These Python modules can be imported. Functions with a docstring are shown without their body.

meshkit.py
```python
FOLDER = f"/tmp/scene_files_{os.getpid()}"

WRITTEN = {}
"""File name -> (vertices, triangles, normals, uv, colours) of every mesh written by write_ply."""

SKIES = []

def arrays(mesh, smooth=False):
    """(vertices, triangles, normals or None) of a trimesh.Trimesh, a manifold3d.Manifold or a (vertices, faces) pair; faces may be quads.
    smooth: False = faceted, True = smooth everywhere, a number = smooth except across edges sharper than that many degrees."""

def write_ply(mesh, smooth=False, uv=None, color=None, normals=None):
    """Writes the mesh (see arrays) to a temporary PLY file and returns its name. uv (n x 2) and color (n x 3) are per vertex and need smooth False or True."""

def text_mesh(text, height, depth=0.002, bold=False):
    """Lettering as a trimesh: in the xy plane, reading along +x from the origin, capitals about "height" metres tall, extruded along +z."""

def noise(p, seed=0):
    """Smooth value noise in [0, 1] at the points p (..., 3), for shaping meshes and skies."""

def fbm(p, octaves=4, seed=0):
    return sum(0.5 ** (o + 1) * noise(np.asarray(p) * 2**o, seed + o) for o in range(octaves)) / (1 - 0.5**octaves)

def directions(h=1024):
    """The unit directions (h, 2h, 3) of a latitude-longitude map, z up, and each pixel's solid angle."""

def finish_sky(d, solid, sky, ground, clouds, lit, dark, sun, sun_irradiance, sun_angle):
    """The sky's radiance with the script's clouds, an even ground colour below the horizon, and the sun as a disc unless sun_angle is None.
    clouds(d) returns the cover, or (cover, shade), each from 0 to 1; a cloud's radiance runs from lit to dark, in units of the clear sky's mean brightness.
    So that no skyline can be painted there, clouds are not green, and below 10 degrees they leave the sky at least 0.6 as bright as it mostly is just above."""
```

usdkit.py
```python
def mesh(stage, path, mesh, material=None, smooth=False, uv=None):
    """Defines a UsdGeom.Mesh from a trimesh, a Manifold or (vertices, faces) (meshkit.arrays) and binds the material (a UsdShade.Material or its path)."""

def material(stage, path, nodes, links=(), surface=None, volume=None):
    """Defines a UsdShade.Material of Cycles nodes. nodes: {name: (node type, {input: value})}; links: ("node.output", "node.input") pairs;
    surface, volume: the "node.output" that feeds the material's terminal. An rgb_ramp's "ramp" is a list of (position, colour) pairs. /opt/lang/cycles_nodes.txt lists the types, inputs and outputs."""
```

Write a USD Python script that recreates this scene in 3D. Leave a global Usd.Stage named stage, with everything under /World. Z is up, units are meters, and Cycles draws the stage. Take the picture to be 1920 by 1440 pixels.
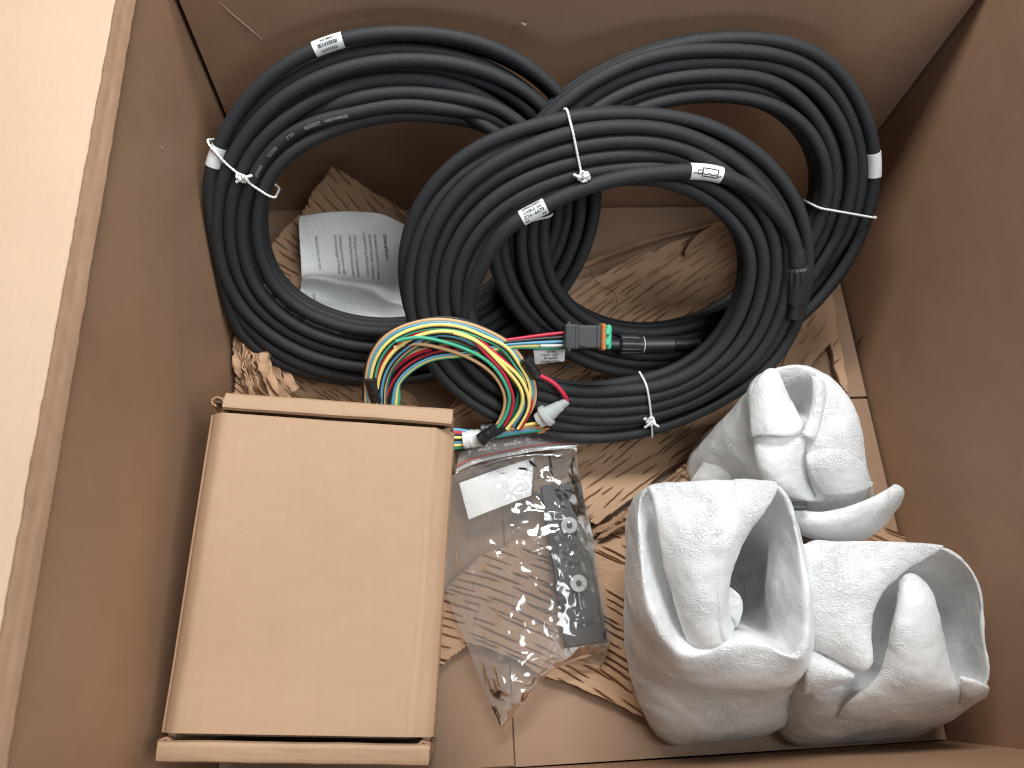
import math, random, numpy as np, trimesh, usdkit, meshkit
import manifold3d as m3
from scipy.interpolate import CubicSpline, RectBivariateSpline, PchipInterpolator
from scipy.spatial import ConvexHull
from shapely.geometry import Polygon, Point
from shapely import contains_xy
from pxr import Usd, UsdGeom, UsdLux, UsdShade, Gf, Sdf

stage = Usd.Stage.CreateInMemory()
UsdGeom.SetStageUpAxis(stage, UsdGeom.Tokens.z)
UsdGeom.SetStageMetersPerUnit(stage, 1.0)
UsdGeom.Xform.Define(stage, '/World')
rng = np.random.default_rng(7)

# ------------------------------------------------------------------ camera
FPX, H = 1437.0, 0.5934                         # focal length in pixels of a 1920 wide picture, height over the carton floor
dn = np.array([-96, 565, FPX]); dn /= np.linalg.norm(dn)
dy_ = np.array([-205, -3680, FPX]); dy_ -= dn * (dy_ @ dn); dy_ /= np.linalg.norm(dy_)
RW = np.array([np.cross(dy_, -dn), dy_, -dn])   # world <- camera (x right, y down, z forward)
cam = UsdGeom.Camera.Define(stage, '/World/camera')
Mx = Gf.Matrix4d(1.0)
for i, ax in enumerate((RW[:, 0], -RW[:, 1], -RW[:, 2])):
    for j in range(3): Mx[i, j] = float(ax[j])
Mx[3, 2] = H
cam.AddTransformOp().Set(Mx)
cam.CreateHorizontalApertureAttr(36.0); cam.CreateVerticalApertureAttr(27.0)
cam.CreateFocalLengthAttr(36.0 * FPX / 1920); cam.CreateClippingRangeAttr(Gf.Vec2f(0.01, 100))
cam.CreateExposureAttr(0.06); cam.CreateFStopAttr(11.0); cam.CreateFocusDistanceAttr(0.47)

# ------------------------------------------------------------------ lamps (ceiling tubes beyond the carton, a cooler window behind the photographer)
def lamp(name, pos, target, w, h, intensity, color):
    L = UsdLux.RectLight.Define(stage, '/World/' + name)
    p, t = np.array(pos, float), np.array(target, float)
    z = (p - t) / np.linalg.norm(p - t); x = np.cross([0, 1, 0.01], z); x /= np.linalg.norm(x); y = np.cross(z, x)
    m = Gf.Matrix4d(1.0)
    for i, ax in enumerate((x, y, z)):
        for j in range(3): m[i, j] = float(ax[j])
    for j in range(3): m[3, j] = float(p[j])
    L.AddTransformOp().Set(m)
    L.CreateWidthAttr(w); L.CreateHeightAttr(h); L.CreateIntensityAttr(intensity); L.CreateColorAttr(Gf.Vec3f(*color))
C0 = (0.09, 0.17, 0.05)
lamp('ceiling_lamp', (-0.02, 0.80, 1.25), C0, 0.75, 0.28, 33.0, (1.0, 0.99, 0.97))
lamp('ceiling_lamp_001', (1.1, -0.3, 2.1), C0, 1.6, 1.1, 8.2, (0.94, 0.975, 1.0))
lamp('window_light', (-0.25, -2.6, 0.95), C0, 1.2, 0.5, 8.0, (0.62, 0.77, 1.0))

# ------------------------------------------------------------------ helpers
def ray(px, py): return RW @ np.array([px - 960.0, py - 720.0, FPX])
def at(px, py, z):
    """the point of height z that the photograph shows at this pixel"""
    d = ray(px, py); return np.array([0, 0, H]) + d * ((z - H) / d[2])
def proj(P):
    c = (np.atleast_2d(P) - [0, 0, H]) @ RW
    return np.stack([960 + FPX * c[:, 0] / c[:, 2], 720 + FPX * c[:, 1] / c[:, 2]], 1)
EYE = np.array([0, 0, H])
_count = {}
def path_for(parent, name):
    k = (parent, name); n = _count.get(k, 0); _count[k] = n + 1
    return f'{parent}/{name}' if n == 0 else f'{parent}/{name}_{n:03d}'
LOC = {}
def thing(name, label, cat, loc=(0, 0, 0), group=None, kind=None):
    p = path_for('/World', name)
    x = UsdGeom.Xform.Define(stage, p); x.AddTranslateOp().Set(Gf.Vec3d(*map(float, loc)))
    LOC[p] = np.array(loc, float)
    tag(x.GetPrim(), label, cat, group, kind)
    return p
def tag(prim, label=None, cat=None, group=None, kind=None):
    for k, v in (('label', label), ('category', cat), ('group', group), ('kind', kind)):
        if v: prim.SetCustomDataByKey(k, v)
def part(parent, name, mesh, mat, smooth=40, label=None, kind=None):
    p = path_for(parent, name)
    base = parent
    while base not in LOC: base = base.rsplit('/', 1)[0]
    v, f, n = meshkit.arrays(mesh, False)
    m = usdkit.mesh(stage, p, (v - LOC[base], f), MAT[mat], smooth=smooth)
    tag(m.GetPrim(), label, None, None, kind)
    return p
def whole(name, mesh, mat, label, cat, smooth=40, group=None, kind=None):
    """a thing that is one mesh"""
    p = path_for('/World', name)
    m = usdkit.mesh(stage, p, mesh, MAT[mat], smooth=smooth)
    tag(m.GetPrim(), label, cat, group, kind)
    return p
def cat_(*ms):
    V, F, o = [], [], 0
    for m in ms:
        v, f, n = meshkit.arrays(m, False); V.append(v); F.append(f + o); o += len(v)
    return np.vstack(V), np.vstack(F)
def frames(P, closed=False):
    T = (np.roll(P, -1, 0) - np.roll(P, 1, 0)) if closed else np.gradient(P, axis=0)
    T /= np.maximum(np.linalg.norm(T, axis=1, keepdims=True), 1e-12)
    N = np.zeros_like(P); a = np.array([0, 0, 1.0])
    if abs(T[0] @ a) > 0.9: a = np.array([1.0, 0, 0])
    n = a - T[0] * (a @ T[0]); N[0] = n / np.linalg.norm(n)
    for i in range(1, len(P)):
        n = N[i - 1] - T[i] * (N[i - 1] @ T[i]); N[i] = n / max(np.linalg.norm(n), 1e-12)
    return T, N, np.cross(T, N)
def tube(P, r, seg=10, closed=False, caps=True):
    P = np.asarray(P, float); n = len(P); r = np.broadcast_to(np.asarray(r, float), (n,))
    T, N, B = frames(P, closed)
    a = np.arange(seg) * 2 * np.pi / seg
    ring = np.cos(a)[None, :, None] * N[:, None] + np.sin(a)[None, :, None] * B[:, None]
    V = (P[:, None] + ring * r[:, None, None]).reshape(-1, 3)
    i = np.arange(n if closed else n - 1); j = np.arange(seg)
    I, J = np.meshgrid(i, j, indexing='ij'); I2, J2 = (I + 1) % n, (J + 1) % seg
    q = np.stack([I * seg + J, I2 * seg + J, I2 * seg + J2, I * seg + J2], -1).reshape(-1, 4)[:, ::-1]
    F = np.vstack([q[:, [0, 1, 2]], q[:, [0, 2, 3]]])
    if caps and not closed:
        V = np.vstack([V, P[:1] - T[:1] * 0, P[-1:]])
        c0, c1 = n * seg, n * seg + 1
        F = np.vstack([F, np.stack([np.full(seg, c0), (j), (j + 1) % seg], 1), np.stack([np.full(seg, c1), (n - 1) * seg + (j + 1) % seg, (n - 1) * seg + j], 1)])
    return V, F[:, ::-1]
def spline(P, n, closed=False):
    P = np.asarray(P, float)
    if closed: P = np.vstack([P, P[:1]])
    d = np.r_[0, np.cumsum(np.maximum(np.linalg.norm(np.diff(P, axis=0), axis=1), 1e-9) ** 0.5)]
    cs = CubicSpline(d, P, bc_type='periodic' if closed else 'natural')
    return cs(np.linspace(0, d[-1], n + 1)[:-1] if closed else np.linspace(0, d[-1], n))
def resample(P, step):
    d = np.r_[0, np.cumsum(np.linalg.norm(np.diff(P, axis=0), axis=1))]
    n = max(int(d[-1] / step), 3); s = np.linspace(0, d[-1], n)
    return np.stack([np.interp(s, d, P[:, k]) for k in range(3)], 1)
def pxline(pts, n=40):
    """a smooth line through (pixel x, pixel y, height) points"""
    return spline([at(*p) for p in pts], n)
def rbox(sx, sy, sz, r, seg=12):
    """rounded box about the origin"""
    r = min(r, sx / 2, sy / 2, sz / 2) * 0.999
    s = m3.Manifold.sphere(r, seg)
    return m3.Manifold.batch_hull([s.translate((x * (sx / 2 - r), y * (sy / 2 - r), z * (sz / 2 - r))) for x in (-1, 1) for y in (-1, 1) for z in (-1, 1)])
def xf(mesh, origin, ex, ey, ez):
    v, f, n = meshkit.arrays(mesh, False)
    return np.asarray(origin) + v @ np.array([ex, ey, ez]), f
def frame_from(ex, up):
    ex = np.array(ex, float); ex /= np.linalg.norm(ex)
    up = np.array(up, float); ez = up - ex * (up @ ex); ez /= np.linalg.norm(ez)
    return ex, np.cross(ez, ex), ez
def solid(G, th, closed_u=False, round_edge=True):
    """a sheet given as a grid of points (n, m, 3) made a slab of thickness th with closed edges"""
    n, m, _ = G.shape
    du = (np.roll(G, -1, 0) - np.roll(G, 1, 0)) if closed_u else np.gradient(G, axis=0)
    dv = np.gradient(G, axis=1)
    N = np.cross(du, dv); N /= np.maximum(np.linalg.norm(N, axis=2, keepdims=True), 1e-12)
    th = np.asarray(th, float)
    t = np.broadcast_to(th, (n, m)).copy()
    V = np.vstack([(G + N * t[..., None] / 2).reshape(-1, 3), (G - N * t[..., None] / 2).reshape(-1, 3)])
    o = n * m
    idx = np.arange(o).reshape(n, m)
    I = np.vstack([idx, idx[:1]]) if closed_u else idx
    a, b, c, d = I[:-1, :-1].ravel(), I[1:, :-1].ravel(), I[1:, 1:].ravel(), I[:-1, 1:].ravel()
    F = [np.stack([a, b, c], 1), np.stack([a, c, d], 1), np.stack([a + o, c + o, b + o], 1), np.stack([a + o, d + o, c + o], 1)]
    def edge(e, flip):
        p, q = e[:-1], e[1:]
        f1, f2 = np.stack([p, p + o, q + o], 1), np.stack([p, q + o, q], 1)
        if flip: f1, f2 = f1[:, ::-1], f2[:, ::-1]
        F.extend([f1, f2])
    edge(I[:, 0], True); edge(I[:, -1], False)
    if not closed_u: edge(idx[0], False); edge(idx[-1], True)
    return V, np.vstack(F)
def grid_up(C, n, m, ku=3, kv=3):
    """spline surface through a control grid (a, b, 3)"""
    C = np.asarray(C, float); a, b, _ = C.shape
    u, v = np.linspace(0, 1, a), np.linspace(0, 1, b)
    return np.stack([RectBivariateSpline(u, v, C[..., k], kx=min(ku, a - 1), ky=min(kv, b - 1))(np.linspace(0, 1, n), np.linspace(0, 1, m)) for k in range(3)], -1)
def slab(quad, th, nrm):
    """flat panel: four corners, pushed by th along nrm"""
    q = np.asarray(quad, float); b = q + np.asarray(nrm, float) * th
    return trimesh.convex.convex_hull(np.vstack([q, b]))

# ------------------------------------------------------------------ materials
MAT = {}
UsdGeom.Scope.Define(stage, '/World/Looks')
def material(name, nodes, links, surface):
    MAT[name] = usdkit.material(stage, '/World/Looks/' + name, nodes, links, surface=surface)
def kraft(name, dark, light, rough=0.6, lines=0.0, axis='x', fibre=900.0, spec=0.35):
    nodes = {
        'g': ('geometry', {}),
        'big': ('noise_texture', {'scale': 9.0, 'detail': 4.0}),
        'fib': ('noise_texture', {'scale': fibre, 'detail': 3.0, 'roughness': 0.65}),
        'mp': ('mapping', {'scale': (60, 200, 500) if axis == 'x' else (900, 60, 60)}),
        'str': ('noise_texture', {'scale': 1.0, 'detail': 3.0}),
        'mx': ('mix_float', {'fac': 0.4}), 'mx2': ('mix_float', {'fac': 0.2}),
        'ramp': ('rgb_ramp', {'ramp': [(0.3, dark), (0.7, light)]}),
        'wv': ('wave_texture', {'wave_type': 'bands', 'bands_direction': axis, 'scale': 45.0, 'distortion': 0.4, 'detail': 1.0}),
        'bw': ('bump', {'strength': lines, 'distance': 0.0006}),
        'bf': ('bump', {'strength': 0.18, 'distance': 0.0004}),
        'p': ('principled_bsdf', {'roughness': rough, 'specular_ior_level': spec})}
    links = [('g.position', 'big.vector'), ('g.position', 'fib.vector'), ('g.position', 'mp.vector'), ('mp.vector', 'str.vector'), ('g.position', 'wv.vector'),
             ('big.fac', 'mx.a'), ('fib.fac', 'mx.b'), ('mx.result', 'mx2.a'), ('str.fac', 'mx2.b'), ('mx2.result', 'ramp.fac'), ('ramp.color', 'p.base_color'),
             ('wv.fac', 'bw.height'), ('fib.fac', 'bf.height'), ('bw.normal', 'bf.normal'), ('bf.normal', 'p.normal')]
    material(name, nodes, links, 'p.BSDF')
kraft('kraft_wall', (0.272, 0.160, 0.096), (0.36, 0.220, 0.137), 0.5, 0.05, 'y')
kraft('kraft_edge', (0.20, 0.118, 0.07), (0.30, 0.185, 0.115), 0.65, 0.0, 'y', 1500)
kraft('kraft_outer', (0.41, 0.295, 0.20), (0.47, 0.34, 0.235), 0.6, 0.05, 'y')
kraft('kraft_box', (0.325, 0.207, 0.126), (0.385, 0.253, 0.159), 0.6, 0.04, 'x')
kraft('kraft_floor', (0.26, 0.165, 0.105), (0.32, 0.205, 0.132), 0.6, 0.04, 'x')
kraft('kraft_mat', (0.33, 0.20, 0.115), (0.47, 0.30, 0.185), 0.65, 0.0, 'x')
kraft('kraft_torn', (0.22, 0.125, 0.07), (0.36, 0.22, 0.13), 0.75, 0.0, 'x', 1500)
def plain(name, col, rough=0.5, spec=0.5, bump=0.0, scale=600.0, var=0.0, **kw):
    d = tuple(c * (1 - var) for c in col); l = tuple(min(c * (1 + var), 1) for c in col)
    nodes = {'g': ('geometry', {}), 'n': ('noise_texture', {'scale': scale, 'detail': 3.0}), 'r': ('rgb_ramp', {'ramp': [(0.3, d), (0.7, l)]}),
             'b': ('bump', {'strength': bump, 'distance': 0.0005}), 'p': ('principled_bsdf', {'roughness': rough, 'specular_ior_level': spec, **kw})}
    material(name, nodes, [('g.position', 'n.vector'), ('n.fac', 'r.fac'), ('r.color', 'p.base_color'), ('n.fac', 'b.height'), ('b.normal', 'p.normal')], 'p.BSDF')
plain('cable_jacket', (0.0150, 0.0168, 0.0185), 0.64, 0.36, 0.7, 1300, 0.5)
plain('black_plastic', (0.018, 0.019, 0.020), 0.42, 0.5, 0.08, 1500, 0.15)
plain('black_tape', (0.012, 0.012, 0.013), 0.38, 0.5, 0.3, 700, 0.2)
plain('twine', (0.72, 0.72, 0.70), 0.8, 0.2, 0.6, 2500, 0.15)
plain('label_white', (0.66, 0.68, 0.67), 0.45, 0.4, 0.05, 500, 0.06)
plain('ink', (0.02, 0.02, 0.022), 0.6, 0.3)
plain('print_grey', (0.30, 0.31, 0.32), 0.7, 0.2)
plain('paper', (0.80, 0.82, 0.82), 0.7, 0.25, 0.06, 500, 0.05)

# ------------------------------------------------------------------ the carton
XL, XR, YB, YF, ZT = -0.167, 0.353, 0.405, -0.056, 0.2757
TW = 0.006
carton = thing('cardboard_carton', 'large open brown corrugated carton that holds all the cables and parcels', 'carton', (0.09, 0.17, 0))
def wall_sheet(a, b, z0, z1, out, bow, seed, n=70, m=40):
    """inner face from a to b (plan points), bowed; out = outward direction"""
    u, v = np.meshgrid(np.linspace(0, 1, n), np.linspace(0, 1, m), indexing='ij')
    P = np.stack([a[0] + (b[0] - a[0]) * u, a[1] + (b[1] - a[1]) * u, z0 + (z1 - z0) * v], -1)
    k = bow * np.sin(np.pi * u) * (0.3 + 0.7 * v) + 0.0022 * (meshkit.fbm(np.stack([u * 5, v * 3, u * 0 + seed], -1), 3, seed) - 0.5) * np.sin(np.pi * u)
    P = P + k[..., None] * np.array(out)
    P = P + (TW / 2) * np.array(out)
    return solid(P, TW)
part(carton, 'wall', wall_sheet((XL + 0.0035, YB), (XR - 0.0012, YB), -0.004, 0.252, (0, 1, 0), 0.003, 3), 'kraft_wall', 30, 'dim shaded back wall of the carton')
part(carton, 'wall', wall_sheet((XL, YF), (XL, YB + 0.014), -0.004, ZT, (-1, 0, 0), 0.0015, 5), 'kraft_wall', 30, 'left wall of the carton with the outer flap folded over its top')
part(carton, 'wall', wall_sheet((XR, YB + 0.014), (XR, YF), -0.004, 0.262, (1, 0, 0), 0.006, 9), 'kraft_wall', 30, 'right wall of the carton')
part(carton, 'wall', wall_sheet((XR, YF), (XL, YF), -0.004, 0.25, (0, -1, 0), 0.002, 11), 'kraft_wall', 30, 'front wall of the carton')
# flaps folded outwards from the tops
def flap(a, b, zt, out, w, rise, name_label, seed):
    u, t = np.meshgrid(np.linspace(-0.02, 1.02, 60), np.linspace(0, 1, 24), indexing='ij')
    prof_o = TW / 2 + w * t - 0.0
    z = zt + 0.0035 * np.sin(np.clip(t * 9, 0, np.pi / 2)) + rise * t
    P = np.stack([a[0] + (b[0] - a[0]) * u + out[0] * prof_o, a[1] + (b[1] - a[1]) * u + out[1] * prof_o, z], -1)
    P[..., 2] += 0.0016 * (meshkit.fbm(np.stack([u * 6, t * 3, u * 0], -1), 3, seed) - 0.5)
    part(carton, 'flap', solid(P, 0.005), 'kraft_outer', 30, name_label)
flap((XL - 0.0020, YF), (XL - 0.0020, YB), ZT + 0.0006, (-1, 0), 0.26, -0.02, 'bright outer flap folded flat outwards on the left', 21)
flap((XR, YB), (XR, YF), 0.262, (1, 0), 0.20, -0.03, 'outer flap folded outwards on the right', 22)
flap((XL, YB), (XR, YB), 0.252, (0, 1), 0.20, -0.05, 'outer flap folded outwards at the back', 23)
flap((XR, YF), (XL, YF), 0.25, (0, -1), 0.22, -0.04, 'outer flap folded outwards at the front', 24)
# rough scored crease along the left rim: a sloping strip between the wall and the flap
yy = np.linspace(YF - 0.005, YB + 0.012, 260); ss = np.linspace(0, 1, 9)
YYg, SSg = np.meshgrid(yy, ss, indexing='ij')
rg = lambda f, k: meshkit.fbm(np.stack([YYg * f, SSg * 2.0, YYg * 0 + k], -1), 3, k) - 0.5
Xs = XL + 0.0012 - 0.0058 * SSg + 0.0007 * rg(45, 3) * (SSg > 0.7) + 0.0004 * rg(160, 5)
Zs = ZT - 0.0034 + 0.0078 * SSg ** 0.9 + 0.0010 * rg(160, 7) - 0.0012 * np.exp(-((SSg - 0.55) / 0.08) ** 2) * (0.4 + rg(60, 8))
part(carton, 'fold_edge', solid(np.stack([Xs, YYg, Zs], -1), 0.0016), 'kraft_edge', 50, 'scored fold along the top of the left wall')
# bottom flaps
def floor_panel(x0, x1, y0, y1, z, lab=None):
    part(carton, 'bottom_flap', trimesh.creation.box(bounds=[[x0, y0, z - 0.004], [x1, y1, z]]), 'kraft_floor', False, lab)
floor_panel(XL + 0.0005, XR - 0.0005, YF + 0.0005, YB - 0.0005, -0.0045)
xs = at(962, 1395, 0.001)[0]
floor_panel(XL + 0.001, xs, YF + 0.002, 0.165, 0.0)
floor_panel(xs + 0.0012, XR - 0.001, YF + 0.001, 0.21, -0.0004)
floor_panel(XL + 0.001, XR - 0.001, 0.212, YB - 0.001, 0.0)

for x0, x1 in ((XL - 0.004, XL + 0.03), (XR - 0.03, XR + 0.004)):
    part(carton, 'corner_tab', trimesh.creation.box(bounds=[[x0, YB + 0.0145, -0.004], [x1, YB + 0.0185, 0.25]]), 'kraft_wall', False)
# scuffs and scratches of the walls
def on_wall(px, py, which):
    d = ray(px, py); t = (YB + .0 - 0) / d[1] if which == 'back' else (XR / d[0] if which == 'right' else XL / d[0])
    return EYE + d * t * 0.998
plain('scuff_light', (0.52, 0.40, 0.30), 0.7, 0.2); plain('scuff_dark', (0.07, 0.045, 0.03), 0.8, 0.2)
for which, pts, r, m in (('back', [(412, 4), (438, 28), (462, 48), (492, 74)], .00028, 'scuff_light'), ('back', [(978, 42), (984, 46), (987, 44)], .0006, 'scuff_light'), 
                         ('right', [(1618, 630), (1610, 642), (1603, 653)], .0005, 'scuff_dark'), ('left', [(302, 275), (307, 283)], .0004, 'scuff_light')):
    L = spline([on_wall(x, y, which) for x, y in pts], 14) if len(pts) > 2 else np.linspace(on_wall(*pts[0], which), on_wall(*pts[1], which), 8)
    part(carton, 'scuff', tube(L, r * (0.4 + 0.9 * np.sin(np.linspace(0.2, 2.9, len(L)))), 6), m)

# ------------------------------------------------------------------ small mailer box
BZ = 0.145
bc = [at(398, 757, BZ), at(848, 790, BZ), at(806, 1396, BZ), at(298, 1388, BZ)]      # lid corners: back left, back right, front right, front left
mail = thing('mailer_box', 'small closed brown corrugated mailer box at the front left of the carton', 'box', (bc[0] + bc[2]) / 2 * [1, 1, 0])
def lid_pt(u, v): return (bc[0] * (1 - u) + bc[1] * u) * (1 - v) + (bc[3] * (1 - u) + bc[2] * u) * v
n_, m_ = 90, 110
u_, v_ = np.meshgrid(np.linspace(-0.010, 1.010, n_), np.linspace(0.03, 0.981, m_), indexing='ij')
Pl = lid_pt(u_[..., None], v_[..., None])
fb = lambda a, b, s, o=3: meshkit.fbm(np.stack([u_ * a, v_ * b, u_ * 0 + s], -1), o, s) - 0.5
creaseL, creaseR = 0.055 + 0.012 * fb(1, 9, 2), 0.072 + 0.02 * fb(1, 9, 4)
# the lid sheet bends down in two soft creases along each long side
drop = lambda d, w: np.clip((w - d) / w, 0, 1)
Pl[..., 2] += -0.0056 * drop(u_, creaseL) - 0.0056 * drop(1 - u_, creaseR) + 0.0016 * fb(2.2, 3.0, 7) + 0.0009 * np.exp(-((1 - u_ - creaseR) / 0.006) ** 2) * (fb(1, 30, 9) + 0.6)
Pl[..., 2] -= 0.0014 * np.exp(-((1 - u_) / 0.012) ** 2) + 0.0016 * np.exp(-(u_ / 0.01) ** 2)
part(mail, 'lid', solid(Pl, 0.0022), 'kraft_box', 40)
for ax, (i, j) in enumerate(((0, 3), (1, 2), (3, 2), (0, 1))):
    a, b = bc[i].copy(), bc[j].copy()
    cen = bc.copy() if False else (bc[0] + bc[1] + bc[2] + bc[3]) / 4
    nrm_ = np.cross(b - a, [0, 0, 1.0]); nrm_ /= np.linalg.norm(nrm_); nrm_ *= -np.sign(nrm_ @ (a - cen))
    ins = nrm_ * (0.0012, 0.0012, -0.0080, -0.0055)[ax]; top_ = (0.0095, 0.0095, 0.0045, 0.0030)[ax]
    quad = [a + ins - [0, 0, top_], b + ins - [0, 0, top_], b * [1, 1, 0] + ins + [0, 0, 0.006], a * [1, 1, 0] + ins + [0, 0, 0.006]]
    part(mail, 'side_panel', slab(quad, 0.0035, nrm_), 'kraft_box', False)
part(mail, 'inner_flap', slab([c + ((bc[0] + bc[1] + bc[2] + bc[3]) / 4 - c) * 0.012 - [0, 0, .0240] for c in bc], .0025, [0, 0, -1.]), 'kraft_box', False)
# folded double edges at the back and the front, standing a little proud of the lid behind a dark gap
def roll(a, b, back, fwd, h0, h1, seed, inset0, inset1):
    """double folded edge of the lid: a soft strip between two corner points"""
    d = (b - a); L = np.linalg.norm(d); ex = d / L; ey = np.cross([0, 0, 1.0], ex)
    t, s = np.meshgrid(np.linspace(inset0, 1 - inset1, 80), np.linspace(0, 1, 14), indexing='ij')
    y = back + (fwd - back) * s
    z = h0 + (h1 - h0) * s - 0.003 * np.clip(1 - s * 9, 0, 1) ** 2 - 0.002 * np.clip(s * 12 - 11, 0, 1) ** 2
    z = z + 0.0007 * (meshkit.fbm(np.stack([t * 8, s * 2, t * 0], -1), 3, seed) - 0.5)
    y = y + 0.0007 * (meshkit.fbm(np.stack([t * 6, s, t * 0 + 4], -1), 3, seed + 1) - 0.5)
    return solid(a + t[..., None] * d + y[..., None] * ey + z[..., None] * np.array([0, 0, 1.0]), 0.0018)
part(mail, 'folded_edge', roll(bc[0], bc[1], 0.0066, -0.0032, 0.0030, 0.0050, 5, 0.055, 0.0), 'kraft_box', 40, 'folded double edge along the back of the lid')
part(mail, 'folded_edge', roll(bc[3], bc[2], -0.0006, -0.0094, 0.0030, 0.0016, 8, 0.006, 0.0), 'kraft_box', 40, 'folded double edge along the front of the lid')
# crumpled little tuck corners that show the fluted cut ends
for c_, sx, sy, nm in ((bc[0], 1, 1, 0), (bc[1], -1, 1, 1), (bc[2], -1, -1, 2), (bc[3], 1, -1, 3)):
    k = np.linspace(0, 1, 14); ex = (bc[1] - bc[0]); ex /= np.linalg.norm(ex); ey = np.cross([0, 0, 1.0], ex)
    r0 = 0.0036
    P = np.array([c_ + ex * sx * (0.003 + r0 * 0.9 * math.cos(a)) + ey * sy * (0.0015 + r0 * 0.75 * math.sin(a)) for a in k * 4.6 + nm])
    t, s = np.meshgrid(np.arange(14), np.linspace(0, 1, 5), indexing='ij')
    G = P[t] + np.array([0, 0, 1.0]) * (0.0004 - 0.012 * s[..., None]) + 0.0006 * (rng.random((14, 5, 3)) - 0.5)
    part(mail, 'tuck_corner', solid(G, 0.0011), 'kraft_torn', 40)

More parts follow.
